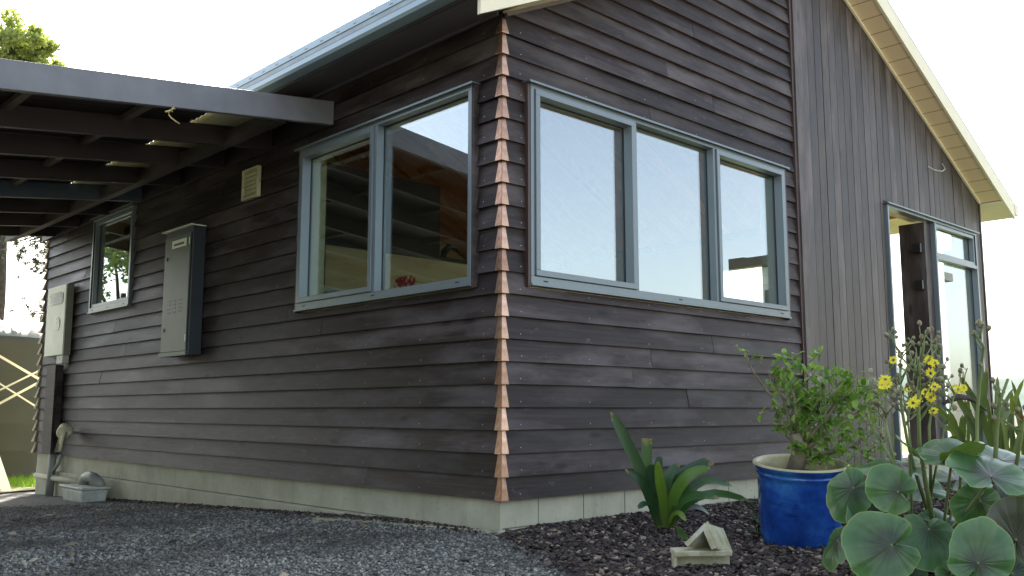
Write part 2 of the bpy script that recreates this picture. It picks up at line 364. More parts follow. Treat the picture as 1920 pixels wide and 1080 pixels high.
def struct(o): o['kind'] = 'structure'; return o

def rv(): 
    v = Vector(rng.normal(0, 1, 3)); return v.normalized()
def zg(x, y):
    z = -0.042 * max(0.0, y - .9)
    return max(z, -.42)

# ------------------------------------------------------------------ setting: ground
mb = MB()
xs = sorted(set(list(np.arange(-8, 12.01, .5)) + [-900, -300, -100, -40, -20, -12, 16, 25, 50, 120, 300, 900]))
ys = sorted(set(list(np.arange(-8, 14.01, .5)) + [-900, -300, -100, -40, -20, -12, 20, 30, 60, 120, 300, 900]))
vs = [(x, y, zg(x, y)) for y in ys for x in xs]; nx = len(xs)
fs = [(j * nx + i, j * nx + i + 1, (j + 1) * nx + i + 1, (j + 1) * nx + i) for j in range(len(ys) - 1) for i in range(nx - 1)]
mb.add(vs, fs); struct(mb.build('ground', 'gravel', smooth=True))
# lawn north of the house and garden east
mb = MB()
def sheet(mb, pts_fn, x0, x1, y0, y1, nx_, ny_, dz, jit=0):
    vs = []; 
    for j in range(ny_ + 1):
        for i in range(nx_ + 1):
            x = x0 + (x1 - x0) * i / nx_; y = y0 + (y1 - y0) * j / ny_
            x, y = pts_fn(x, y); vs.append((x, y, zg(x, y) + dz + jit * random.random()))
    mb.add(vs, [(j * (nx_ + 1) + i, j * (nx_ + 1) + i + 1, (j + 1) * (nx_ + 1) + i + 1, (j + 1) * (nx_ + 1) + i) for j in range(ny_) for i in range(nx_)])
sheet(mb, lambda x, y: (x, y + .25 * math.sin(x * 2.1) + .12 * math.sin(x * 5.3)), -1.6, 60, 8.8, 80, 60, 60, .012, .02)
struct(mb.build('lawn', 'earth', smooth=True))
mb = MB(); sheet(mb, lambda x, y: (x, y), 7.6, 60, -40, 8.0, 30, 30, .012, .03); struct(mb.build('garden_lawn', 'lawn', smooth=True))
mb = MB(); sheet(mb, lambda x, y: (x, y), -40, 40, -45, -6.2, 40, 20, .014, .01); struct(mb.build('bounce_ground', 'bounce_surface', smooth=True))  # unseen pale sheet behind the camera, added to bounce sunlight onto the gable
mb = MB(); sheet(mb, lambda x, y: (x, y), -40, -7.0, -6.1, 60, 20, 30, .014, .02); struct(mb.build('side_lawn', 'lawn', smooth=True))
# bark mulch bed along the gable wall
def bedx(y):  # left edge of the bed as a function of y (y<0)
    return np.interp(-y, [0, .06, .5, 1.3, 2.5, 5], [.0, -.03, -.27, -.72, -1.25, -2.4])
mb = MB(); vs = []; NX, NY = 70, 60
for j in range(NY + 1):
    y = -.02 - 4.9 * j / NY; xa = bedx(y) + .05 * math.sin(y * 7) + .03 * math.sin(y * 17)
    for i in range(NX + 1):
        x = xa + (7.6 - xa) * (i / NX) ** 1.3
        edge = min(1, i / 4.0)
        vs.append((x, y, .006 + edge * (.012 + .012 * random.random()) ))
mb.add(vs, [(j * (NX + 1) + i, (j + 1) * (NX + 1) + i, (j + 1) * (NX + 1) + i + 1, j * (NX + 1) + i + 1) for j in range(NY) for i in range(NX)])
struct(mb.build('mulch_bed', 'mulch', smooth=True))
# hills
mb = MB(); vs = []; N = 90
for i in range(N + 1):
    a = R(-20 + 200 * i / N); rr = 620
    h = 22 + 9 * math.sin(i * .37) + 5 * math.sin(i * .9 + 1) + 3 * random.random()
    vs += [(rr * math.cos(a), rr * math.sin(a), -2), ((rr + 60) * math.cos(a), (rr + 60) * math.sin(a), h), ((rr + 160) * math.cos(a), (rr + 160) * math.sin(a), h * .6)]
mb.add(vs, [(3 * i + k, 3 * (i + 1) + k, 3 * (i + 1) + k + 1, 3 * i + k + 1) for i in range(N) for k in range(2)])
struct(mb.build('hills', 'hill', smooth=True))

def chips(name, mat, n, pick, size, flat, label_kind='stuff'):
    """n small angular chips in one mesh"""
    base = np.array([(-1, -1, -1), (1, -1, -1), (1, 1, -1), (-1, 1, -1), (-.8, -.8, 1), (.8, -.8, 1), (.8, .8, 1), (-.8, .8, 1)], float)
    P = pick(n); n = len(P)
    V = np.repeat(base[None], n, 0) * rng.uniform(.55, 1.3, (n, 8, 1))
    s = rng.uniform(size[0], size[1], (n, 1, 1)) * rng.uniform(.6, 1.4, (n, 1, 3)); s[:, :, 2] *= flat
    V *= s
    ax = rng.uniform(0, 2 * np.pi, n); tl = rng.uniform(-.6, .6, n); tl2 = rng.uniform(-.5, .5, n)
    def rot(V, a, i, j):
        c, s_ = np.cos(a)[:, None], np.sin(a)[:, None]; A = V[:, :, i] * c - V[:, :, j] * s_; B = V[:, :, i] * s_ + V[:, :, j] * c
        V[:, :, i] = A; V[:, :, j] = B
    rot(V, tl, 0, 2); rot(V, tl2, 1, 2); rot(V, ax, 0, 1)
    V += P[:, None, :]
    F = np.array([(0, 3, 2, 1), (4, 5, 6, 7), (0, 1, 5, 4), (1, 2, 6, 5), (2, 3, 7, 6), (3, 0, 4, 7)])
    FA = (F[None] + 8 * np.arange(n)[:, None, None]).reshape(-1, 4)
    me = bpy.data.meshes.new(name); me.vertices.add(8 * n); me.vertices.foreach_set('co', V.reshape(-1))
    me.loops.add(FA.size); me.polygons.add(len(FA)); me.polygons.foreach_set('loop_start', np.arange(0, FA.size, 4))
    me.loops.foreach_set('vertex_index', FA.reshape(-1)); me.update(calc_edges=True); me.validate()
    a = me.attributes.new('rnd', 'FLOAT', 'FACE'); a.data.foreach_set('value', np.repeat(rng.uniform(0, 1, n) ** 1.0, 6))
    me.materials.append(M[mat]); o = bpy.data.objects.new(name, me); col.objects.link(o); o['kind'] = label_kind; return o
def pick_gravel(n):
    # denser near the camera
    px = rng.uniform(-60, 1250, n); D = 2.3 + 6.5 * rng.uniform(0, 1, n) ** 1.6
    fw = np.array(FW); rt = np.array(RT); c = np.array(CAM)
    h = fw[None] * np.ones((n, 1)) + rt[None] * ((px - 960) / FPX)[:, None]
    P = c[None] + h * D[:, None]; x, y = P[:, 0], P[:, 1]
    z = np.maximum(-0.042 * np.maximum(0, y - .9), -.42) + rng.uniform(-.002, .006, n)
    bx = np.interp(-y, [0, .06, .5, 1.3, 2.5, 5], [.0, -.03, -.27, -.72, -1.25, -2.4])
    jit = rng.normal(0, .05, n)
    ok = ((y > 0) & (x < -.03)) | ((y <= 0) & (x < bx + jit))
    return np.stack([x, y, z], 1)[ok]
g = chips('gravel_stones', 'stone', 85000, pick_gravel, (.003, .0082), .5)
tag(g, 'blue grey crushed gravel spread over the yard left of the mulch bed', 'gravel')
def pick_bark(n):
    px = rng.uniform(880, 1960, n); D = 2.9 + 6.0 * rng.uniform(0, 1, n) ** 1.5
    fw = np.array(FW); rt = np.array(RT); c = np.array(CAM)
    P = c[None] + (fw[None] + rt[None] * ((px - 960) / FPX)[:, None]) * D[:, None]; x, y = P[:, 0], P[:, 1]
    bx = np.interp(-y, [0, .06, .5, 1.3, 2.5, 5], [.0, -.03, -.27, -.72, -1.25, -2.4])
    ok = (y < -.05) & (x > bx + rng.normal(0, .06, n)) & (y > -4.8)
    e = np.clip((x - bx) / .2, 0, 1)
    return np.stack([x, y, .006 + e * .018 + rng.uniform(0, .016, n)], 1)[ok]
g = chips('bark_mulch', 'barkchip', 38000, pick_bark, (.005, .015), .35)
tag(g, 'dark brown bark chips covering the planting bed under the gable wall', 'mulch')

def pick_soil(n):
    y = rng.uniform(.1, 6.2, n); x = -.03 - np.abs(rng.normal(0, .045, n)); return np.stack([x, y, np.maximum(-0.042 * np.maximum(0, y - .9), -.42) + rng.uniform(0, .012, n)], 1)
g = chips('soil_crumbs', 'barkchip', 2600, pick_soil, (.004, .012), .6)
tag(g, 'line of dark soil crumbs and leaf litter along the foundation edge', 'soil')
def pick_litter(n):
    y = rng.uniform(-2.2, 4, n); x = rng.uniform(-3.6, -.1, n); ok = (y > 0) | (x < np.interp(-y, [0, .5, 1.3, 2.5], [.0, -.27, -.72, -1.25])); P = np.stack([x, y, np.maximum(-0.042 * np.maximum(0, y - .9), -.42) + .008], 1); return P[ok]
g = chips('leaf_litter', 'litter', 240, pick_litter, (.008, .022), .12)
tag(g, 'scattered pale dry leaf fragments on the gravel', 'litter')
# ------------------------------------------------------------------ HOUSE
XR, YB, EZ, SL = 7.38, 8.17, 3.03, .485
XM = XR / 2; RZ = EZ + SL * XM
house = thing('house', 'dark stained timber cottage with copper corner flashings and grey blue aluminium windows', 'house')
COURSE, Z0 = .13, .18
def clip(poly, a, b, c):   # keep a*x+b*y<=c
    out = []
    for i in range(len(poly)):
        p, q = poly[i], poly[(i + 1) % len(poly)]; dp = a * p[0] + b * p[1] - c; dq = a * q[0] + b * q[1] - c
        if dp <= 0: out.append(p)
        if (dp < 0 < dq) or (dq < 0 < dp):
            t_ = dp / (dp - dq); out.append((p[0] + t_ * (q[0] - p[0]), p[1] + t_ * (q[1] - p[1])))
    return out
def sub_rect(r, h):
    a0, a1, b0, b1 = r; c0, c1, d0, d1 = h
    if c1 <= a0 or c0 >= a1 or d1 <= b0 or d0 >= b1: return [r]
    o = []
    if c0 > a0: o.append((a0, c0, b0, b1))
    if c1 < a1: o.append((c1, a1, b0, b1))
    m0, m1 = max(a0, c0), min(a1, c1)
    if d0 > b0: o.append((m0, m1, b0, d0))
    if d1 < b1: o.append((m0, m1, d1, b1))
    return o
def cladding(mb, a0, a1, ztop, holes, to3, flip, rake=None, sp=(2.8, 5.6)):
    k = 0
    while Z0 + k * COURSE < ztop:
        zb = Z0 + k * COURSE; zt = min(zb + COURSE, ztop)
        cuts = [a0]; x = a0 + random.uniform(.8, sp[1])
        while x < a1 - .6: cuts.append(x); x += random.uniform(*sp)
        cuts.append(a1)
        rc = random.random()
        for s0, s1 in zip(cuts[:-1], cuts[1:]):
            r = min(1, max(0, rc + random.uniform(-.13, .13))); rects = [(s0 + .0008, s1 - .0008, zb, zt)]
            for h in holes: rects = [q for rr in rects for q in sub_rect(rr, h)]
            dj = random.uniform(-.0022, .0022); zj = random.uniform(-.0022, .0012)
            for (u0, u1, v0, v1) in rects:
                n_ = max(1, int((u1 - u0) / .6)); 
                poly = [(u0, v0 + (zj if v0 == zb else 0)), (u1, v0 + (zj * .3 if v0 == zb else 0)), (u1, v1), (u0, v1)]
                if rake:
                    for rk in rake: poly = clip(poly, *rk)
                if len(poly) < 3: continue
                dep = lambda v: .004 + dj + .022 * (1 - (v - zb) / COURSE)
                fr = [to3(u, v, dep(v)) for u, v in poly]; bk = [to3(u, v, -.01) for u, v in poly]
                if flip: fr, bk = bk, fr
                mb.hexa(bk, fr, 0, r)
                if flip and len(poly) == 4: mb.m[-4] = 2
        k += 1
TOL = lambda u, v, d: (-d, u, v)      # long side wall, x = 0
TOR = lambda u, v, d: (u, -d, v)      # gable wall, y = 0
WINL = (.22, 2.21, 1.42, 2.64); WINR = (.19, 3.10, 1.42, 2.64); WINS = (5.46, 6.57, 1.73, 2.76); DOOR = (4.97, 7.17, .20, 2.64)
def grow(w, g=.02): return (w[0] - g, w[1] + g, w[2] - g, w[3] + g)
mb = MB(); cladding(mb, 0, YB, 3.035, [grow(WINL), grow(WINS)], TOL, False)
def nails(mb, a, to3, ztop, holes):
    k = 0
    while Z0 + k * COURSE < ztop - .08:
        z = Z0 + k * COURSE + .032 + random.uniform(-.004, .004)
        for u in a:
            u += random.uniform(-.006, .006)
            if any(h[0] < u < h[1] and h[2] < z < h[3] for h in holes): continue
            c = Vector(to3(u, z, .0235)); mb.add([to3(u + .0032 * math.cos(q), z + .0032 * math.sin(q), .0245 - .0) for q in np.linspace(0, 2 * math.pi, 6, False)], [(0, 1, 2, 3, 4, 5)], 1)
        k += 1
nails(mb, [.13, .72, 1.32, 1.92, 2.52, 3.12, 3.72, 4.32, 4.92, 5.52, 6.12, 6.72, 7.32], TOL, 3.03, [grow(WINL), grow(WINS)])
mb.build('weatherboard_cladding', ['clad', 'nail'], house, label='long shaded side wall of dark horizontal weatherboards')
mb = MB(); XV = 3.345
cladding(mb, 0, XV - .035, 4.9, [grow(WINR)], TOR, True, rake=[(-SL, 1, EZ - .004)])
nails(mb, [.13, .72, 1.32, 1.92, 2.52, 3.12], TOR, 3.0, [grow(WINR)])
mb.build('weatherboard_cladding', ['clad', 'nail', 'lip'], house, label='gable wall of grey brown horizontal weatherboards')
# scriber and cover boards between horizontal and vertical boards
mb = MB()
mb.box(XV - .035, XV - .002, -.034, 0, .19, RZ - .22, 0, .4); mb.build('scriber_board', 'brown', house)
mb = MB(); mb.box(XV, XV + .115, -.046, 0, .19, RZ - .16, 0, .9); mb.box(XV + .121, XV + .135, -.040, 0, .19, RZ - .13, 0, .95)
mb.build('cover_board', 'vclad', house)
# vertical boards
mb = MB(); x = XV + .138; PIT = .1275
while x < XR - .005:
    x1 = min(x + PIT, XR); r = random.random(); rects = [(x + .004, x1 - .004, .19, 5.2)]
    for h in [grow(DOOR, .03)]: rects = [q for rr in rects for q in sub_rect(rr, h)]
    dj = random.uniform(-.002, .002)
    for (u0, u1, v0, v1) in rects:
        poly = clip(clip([(u0, v0), (u1, v0), (u1, v1), (u0, v1)], -SL, 1, EZ - .004), SL, 1, EZ + SL * XR - .004)
        if len(poly) >= 3: mb.hexa([TOR(u, v, .021 + dj) for u, v in poly], [TOR(u, v, -.005) for u, v in poly], 0, r)
        # shiplap rebate
    rects = [(x1 - .004, x1 + .004, .19, 5.2)]
    for h in [grow(DOOR, .03)]: rects = [q for rr in rects for q in sub_rect(rr, h)]
    for (u0, u1, v0, v1) in rects:
        poly = clip(clip([(u0, v0), (u1, v0), (u1, v1), (u0, v1)], -SL, 1, EZ - .004), SL, 1, EZ + SL * XR - .004)
        if len(poly) >= 3: mb.hexa([TOR(u, v, .008) for u, v in poly], [TOR(u, v, -.005) for u, v in poly], 1, 0)
    x = x1
mb.box(XR + .002, XR + .03, -.03, .3, .19, 3.02, 0, .6)
mb.build('vertical_cladding', ['vclad', 'alu_dark'], house)
# copper corner caps, one per course
cap_me = None
def cap_mesh(zb, h, top=False):
    mb = MB(); d0, d1 = .030, .0095; wb, wt = .028, .018
    o = [(-d0, -d0, zb), (wb, -d0, zb), (wt, -d1, zb + h), (-d1, -d1, zb + h)]
    o2 = [(-d0, -d0, zb), (-d0, wb, zb), (-d1, wt, zb + h), (-d1, -d1, zb + h)]
    for q, e in ((o, (0, .0035, 0)), (o2, (.0035, 0, 0))):
        e = Vector(e); mb.hexa(q, [Vector(p) + e for p in q])
    mb.box(-d0 - .0008, wb, -d0 - .0008, -d0 + .007, zb - .003, zb + .0005); mb.box(-d0 - .0007, -d0 + .007, -d0 + .0075, wb, zb - .003, zb + .0005)
    for (u, z) in ((wt - .008, zb + h * .86), (wb - .01, zb + .012)):
        dd = d0 + (d1 - d0) * (z - zb) / h + .0012
        mb.add([(u + .003 * math.cos(q), -dd, z + .003 * math.sin(q)) for q in np.linspace(0, 2 * math.pi, 6, False)], [(0, 1, 2, 3, 4, 5)])
        mb.add([(-dd, u + .003 * math.cos(q), z + .003 * math.sin(q)) for q in np.linspace(0, 2 * math.pi, 6, False)], [(0, 1, 2, 3, 4, 5)])
    return mb
first = None
for k in range(22):
    h = COURSE + .006 if k < 21 else .09
    if k == 0: first = cap_mesh(Z0, h).build('corner_cap', 'copper', house)
    elif k < 21:
        c = first.copy(); c.location = (random.uniform(-.0012, .0006), random.uniform(-.0012, .0006), k * COURSE + random.uniform(-.0015, .0012)); c.rotation_euler.z = R(random.uniform(-.12, .12)); col.objects.link(c); c.parent = house
    else: cap_mesh(Z0 + k * COURSE, h).build('corner_cap', 'copper', house)
# far corner: raw timber board ends sticking out
for k in range(22):
    z = Z0 + k * COURSE; mb = MB()
    mb.hexa([(-.052, YB - .03, z), (-.052, YB + .05, z), (.02, YB + .05, z), (.02, YB - .03, z)], [(-.012, YB - .02, z + COURSE), (-.012, YB + .012, z + COURSE), (.02, YB + .012, z + COURSE), (.02, YB - .02, z + COURSE)])
    mb.build('far_corner_cap', 'rawwood', house)
# foundation
def foundation():
    mb = MB()
    mb.box(.0, XR - .0, .012, .30, -.3, .20); mb.box(.012, .30, .302, YB - .01, -.6, .20)
    mb.box(.305, XR, YB - .2, YB - .02, -.7, .19)
    mb.box(XR - .2, XR - .02, .305, YB - .205, -.7, .188)
    o = mb.build('foundation', ['block'], house)
    mb = MB()
    for x in (.30, .69, 1.08, 1.47, 1.86, 2.25, 2.64, 3.03): mb.box(x, x + .0035, .0095, .013, .025, .179)
    for y in (.4,): pass
    mb.box(.02, 3.3, .0098, .013, .021, .026); mb.box(.0095, .013, .02, 6.5, .004, .009)
    mb.build('mortar_joint', 'joint', house)
    mb = MB(); mb.box(-.028, XR, -.024, .006, -.3, .018); mb.box(-.028, .006, .008, 7.4, -.6, .0); mb.build('footing', 'block', house, bevel=.006)
foundation()
# roof with raking soffits
OG, OE = .26, .42     # gable and eave overhang
def roof():
    mb = MB()
    for sgn in (0, 1):
        def X(x): return x if not sgn else XR - x
        y0, y1 = -OG + .012, YB + OG
        a = [(X(-OE - .12), y0, EZ - SL * (OE + .12) + .16 + .07), (X(XM), y0, RZ + .16 + .07), (X(XM), y0, RZ + .19 + .07), (X(-OE - .12), y0, EZ - SL * (OE + .12) + .19 + .07)]
        mb.hexa(a, [(p[0], y1, p[2]) for p in a])
        # corrugation ribs
        y = y0 + .05
        while y < y1:
            mb.bar((X(-OE - .12), y, EZ - SL * (OE + .12) + .27), (X(XM), y, RZ + .27), .03, .03); y += .19
    mb.build('roof', 'roof', house)
    # gable soffit (raking)
    for sgn in (0, 1):
        def X(x): return x if not sgn else XR - x
        mb = MB(); y0, y1 = -OG, -.028
        x0 = -.02 if not sgn else -.34; xb = -.425 if not sgn else -.352
        a = [(X(x0), y0, EZ + SL * x0 + .002), (X(XM), y0, RZ + .002), (X(XM), y0, RZ + .016), (X(x0), y0, EZ + SL * x0 + .016)]
        mb.hexa(a, [(p[0], y1, p[2]) for p in a]); mb.build('soffit', 'soffit', house)
        mb = MB(); bh = .30 if not sgn else .17; a = [(X(xb), -OG - .026, EZ + SL * xb - .010), (X(XM), -OG - .026, RZ - .010), (X(XM), -OG - .026, RZ - .01 + bh), (X(xb), -OG - .026, EZ + SL * xb - .01 + bh)]
        mb.hexa(a, [(p[0], -OG - .001, p[2]) for p in a]); mb.build('barge_board', 'cream', house)
        # thin scotia where soffit meets the wall
        mb = MB(); xs0 = 0 if not sgn else 0
        mb.bar((X(0.0), -.036, EZ - .012), (X(XM), -.036, RZ - .012), .02, .024, up=Vector((0, 0, 1))); mb.build('scotia', 'cream' if sgn else 'batten', house)
    # eave soffit, fascia and gutter along the long side
    mb = MB(); y0, y1 = -OG, YB + OG
    a = [(-.026, y0 + .02, 3.035), (-OE, y0 + .02, 2.94), (-OE, y0 + .02, 2.952), (-.026, y0 + .02, 3.047)]
    mb.hexa(a, [(p[0], y1, p[2]) for p in a]); mb.build('soffit', 'eave', house)
    mb = MB(); mb.bar((-.036, .0, 3.026), (-.036, YB, 3.026), .018, .022); mb.build('scotia', 'eave', house)
    mb = MB(); mb.box(-OE - .022, -OE - .002, y0, y1, 2.93, 3.16); mb.build('fascia', 'fascia', house)
    mb = MB()   # quad gutter profile
    prof = [(-OE - .024, 2.945), (-OE - .105, 2.945), (-OE - .118, 2.962), (-OE - .118, 3.030), (-OE - .124, 3.034), (-OE - .124, 3.082), (-OE - .117, 3.092), (-OE - .108, 3.092), (-OE - .108, 2.955), (-OE - .024, 2.955)]
    ys = [y0 - .03, y1 + .03]
    mb.hexa([(x, ys[0], z) for x, z in prof], [(x, ys[1], z) for x, z in prof]); mb.box(-OE - .118, -OE - .024, y0 - .034, y0 - .0305, 2.945, 3.085)
    mb.build('gutter', 'gutter', house)
    mb = MB(); prof = [(XR + .36, y0 - .03, 2.86)]
    mb.box(XR + .36, XR + .47, y0 - .03, y1, 2.90, 3.02); mb.build('gutter', 'cream', house)
    mb = MB(); a = [(XR + .03, y0, 3.00), (XR + .35, y0, 2.862), (XR + .35, y0, 2.875), (XR + .03, y0, 3.013)]
    mb.hexa(a, [(p[0], y1, p[2]) for p in a]); mb.build('soffit', 'cream', house)
roof()
# interior shell
def inner():
    mb = MB()
    def wallL(mb, x0, x1, a0, a1, z0, z1, holes):
        rects = [(a0, a1, z0, z1)]
        for h in holes: rects = [q for rr in rects for q in sub_rect(rr, h)]
        for (u0, u1, v0, v1) in rects: mb.box(x0, x1, u0, u1, v0, v1)
    def wallR(mb, y0, y1, a0, a1, holes, zt=None):
        rects = [(a0, a1, .19, 5.2)]
        for h in holes: rects = [q for rr in rects for q in sub_rect(rr, h)]
        for (u0, u1, v0, v1) in rects:
            p = [(u0, v0), (u1, v0), (u1, v1), (u0, v1)]
            p = clip(clip(p, -SL, 1, EZ - .01), SL, 1, EZ + SL * XR - .01)
            if len(p) > 2: mb.hexa([(u, y0, v) for u, v in p], [(u, y1, v) for u, v in p])
    wallL(mb, .012, .19, .012, YB - .02, .205, 3.0, [WINL, WINS])
    wallR(mb, .014, .19, .2, XR - .15, [WINR, DOOR])
    wallR(mb, YB - .16, YB - .03, .2, XR - .2, [])
    wallL(mb, XR - .14, XR - .012, .2, YB - .2, .205, 3.0, [(.35, 3.5, .2, 2.6), (.2, 1.5, 2.5, 2.96)])
    mb.build('interior_wall', 'plaster', house)
    mb = MB(); mb.box(.2, XR - .2, .2, YB - .2, .16, .203); mb.build('floor', 'floor', house)
    for sgn in (0, 1):
        def X(x): return x if not sgn else XR - x
        mb = MB(); a = [(X(.0), .0, EZ - .03 + .02), (X(XM), .0, RZ - .03 + .02), (X(XM), .0, RZ + .0), (X(0), .0, EZ + .0)]
        y = .195
        while y < YB - .17:
            y2 = min(y + .14, YB - .165); q = [(X(.19), y + .002, EZ + SL * .19 - .03), (X(XM), y + .002, RZ - .03), (X(XM), y + .002, RZ - .012), (X(.19), y + .002, EZ + SL * .19 - .012)]
            mb.hexa(q, [(p[0], y2 - .002, p[2]) for p in q], 0, random.random()); y = y2
        mb.build('ceiling', 'pine', house)
        for y in np.arange(.75, 8, .9):
            mb = MB(); mb.bar((X(.2), y, EZ + SL * .2 - .12), (X(XM), y, RZ - .12), .07, .17); mb.build('rafter', 'pinebeam', house)
    mb = MB(); mb.box(.195, 5.6, 4.5, 4.6, .205, 2.42); mb.build('partition', 'plaster', house, label='cream half height partition inside the room')
    mb = MB(); mb.box(.9, 3.15, 4.47, 4.62, 2.423, 3.3); mb.build('partition', 'darkint', house, label='dark panel above the cream partition')
    mb = MB(); mb.box(.25, .88, 3.3, 4.46, .21, 2.6); mb.build('cupboard', 'darkint', house)
    mb = MB(); mb.box(.45, 1.75, 2.75, 3.25, 1.66, 1.70); mb.box(1.70, 1.75, 2.75, 3.25, .21, 1.658); mb.box(.45, .5, 2.75, 3.25, .21, 1.658); mb.build('shelf_unit', 'whiteint', house)
inner()
# ---------------------------------------------------------------- windows
def window(name, rect, to3, flip, panes, label, depth_out=.05, timber=None):
    """panes: list of (u0,u1,v0,v1,is_sash)"""
    u0, u1, v0, v1 = rect
    def bx(mb, a0, a1, b0, b1, d0, d1, m=0, r=.5):
        pts = [(a0, b0), (a1, b0), (a1, b1), (a0, b1)]
        A = [to3(u, v, d0) for u, v in pts]; B = [to3(u, v, d1) for u, v in pts]
        if flip: A, B = B, A
        mb.hexa(A, B, m, r)
    mb = MB(); F = .030; D = depth_out
    def ring(mb, a0, a1, b0, b1, w_, d0, d1, wb=None):
        wb = wb or w_
        bx(mb, a0, a1, b0, b0 + wb, d0, d1); bx(mb, a0, a1, b1 - w_, b1, d0, d1)
        bx(mb, a0, a0 + w_, b0 + wb, b1 - w_, d0, d1); bx(mb, a1 - w_, a1, b0 + wb, b1 - w_, d0, d1)
    ring(mb, u0, u1, v0, v1, F, -.04, D, .045)
    ms = sorted({round(p[1], 3) for p in panes if p[1] < u1 - .1})
    for mu in ms: bx(mb, mu - .014, mu + .014, v0 + .045, v1 - F, -.04, D - .002)
    fr = mb.build(name, 'alu', house, label=label, bevel=.002)
    mb = MB(); bx(mb, u0 - .035, u1 + .035, v1 + .001, v1 + .007, -.0, D + .03); bx(mb, u0 - .035, u1 + .035, v1 - .006, v1 + .0005, D + .024, D + .03); mb.build('head_flashing', 'alu', fr)
    mb = MB(); bx(mb, u0 - .004, u1 + .004, v0 - .012, v0 - .001, -.0, D + .012); mb.build('sill', 'alu', fr)
    if timber:
        for (a, b) in ((u0 - .022, u0 - .0015), (u1 + .0015, u1 + .022)):
            mb = MB(); bx(mb, a, b, v0 - .02, v1 - .002, 0, D - .004); mb.build('jamb_facing', timber, fr)
    # reveal lining
    for i, (a0, a1, b0, b1, sash) in enumerate(panes):
        a0 += .0 if a0 <= u0 + .001 else 0
        lo = a0 + (F if abs(a0 - u0) < .01 else .014); hi = a1 - (F if abs(a1 - u1) < .01 else .014)
        bo = b0 + (.045 if abs(b0 - v0) < .01 else .014); to = b1 - (F if abs(b1 - v1) < .01 else .014)
        if sash > 0:
            mb = MB(); g = .003
            ring(mb, lo + g, hi - g, bo + g, to - g, .036, -.03, D + .012 if sash == 1 else D - .012)
            mb.build('sash', 'alu', fr, bevel=.002)
            mb = MB(); ring(mb, lo - .001, hi + .001, bo - .001, to + .001, .004, -.03, D - .004); mb.build('seal', 'alu_dark', fr)
            lo += .039; hi -= .039; bo += .039; to -= .039
        if sash == -1: continue
        mb = MB(); bx(mb, lo - .004, hi + .004, bo - .004, to + .004, -.022, -.016); mb.build('pane', 'glass', fr)
        mb = MB(); ring(mb, lo - .0005, hi + .0005, bo - .0005, to + .0005, .006, -.0155, -.010); mb.build('glazing_bead', 'alu_dark', fr)
    # drain slots on the sill
    for u in (u0 + .12, (u0 + u1) / 2, u1 - .12):
        mb = MB(); bx(mb, u - .018, u + .018, v0 + .016, v0 + .024, D + .0004, D + .0022)
        mb.build('drain_slot', 'alu_dark', fr)
    return fr
window('window', WINR, TOR, True, [(WINR[0], 1.18, WINR[2], WINR[3], 1), (1.18, 2.105, WINR[2], WINR[3], 0), (2.105, WINR[1], WINR[2], WINR[3], 1)],
       'three pane window on the gable wall mirroring pale sky', timber='brown')
window('window', WINL, TOL, False, [(WINL[0], 1.215, WINL[2], WINL[3], 0), (1.215, WINL[1], WINL[2], WINL[3], 1)],
       'two pane window on the side wall beside the copper corner', timber='clad')
window('window', WINS, TOL, False, [(WINS[0], WINS[1], WINS[2], WINS[3], 2)], 'small single pane window at the far end of the side wall', depth_out=.045)
# glazed door on the gable wall
def door():
    fr = window('glazed_door', DOOR, TOR, True, [(DOOR[0], 6.07, DOOR[2], DOOR[3], -1), (6.07, DOOR[1], DOOR[2], 2.25, 0), (6.07, DOOR[1], 2.25, DOOR[3], 2)], 'tall glazed door and sidelight on the vertical boards')
    mb = MB(); mb.box(6.09, DOOR[1] - .035, -.048, .03, 2.232, 2.268); mb.build('transom', 'alu', fr)
    mb = MB(); mb.box(5.90, 6.05, .0, .26, .21, 2.595); mb.build('folded_leaf', 'vclad', fr)
    for z in (2.28, 1.9):
        mb = MB(); mb.box(5.83, 5.898, .02, .10, z, z + .09); mb.build('hinge', 'black', fr)
door()
# wall vent
mb = MB(); vy0, vy1, vz0, vz1 = 2.86, 3.13, 2.40, 2.655
mb.box(-.030, -.02, vy0, vy1, vz0, vz1); 
v_ = mb.build('wall_vent', 'vent', house, label='cream square louvred vent on the side wall')
mb = MB(); mb.box(-.05, -.031, vy0, vy1, vz0, vz0 + .018); mb.box(-.05, -.031, vy0, vy1, vz1 - .018, vz1); mb.box(-.05, -.031, vy0, vy0 + .018, vz0 + .0185, vz1 - .0185); mb.box(-.05, -.031, vy1 - .018, vy1, vz0 + .0185, vz1 - .0185); mb.build('vent_frame', 'vent', v_)
for i in range(6):
    z = vz0 + .03 + i * .036; mb = MB(); mb.hexa([(-.047, vy0 + .02, z), (-.031, vy0 + .02, z + .018), (-.031, vy0 + .02, z + .021), (-.047, vy0 + .02, z + .004)], [(-.047, vy1 - .02, z), (-.031, vy1 - .02, z + .018), (-.031, vy1 - .02, z + .021), (-.047, vy1 - .02, z + .004)]); mb.build('louvre', 'vent', v_)
# loose cable on the vertical boards
mb = MB(); P = [(6.02, -.03, 3.20), (6.10, -.06, 3.17), (6.22, -.09, 3.17), (6.34, -.08, 3.22), (6.40, -.03, 3.30)]
tag(mb_o := (mb.tube(P, .005, 6) or mb.build('loose_cable', 'pvc_white', loc=(6.02, -.03, 3.2))), 'short white cable end curling out of the vertical boards above the door', 'cable')

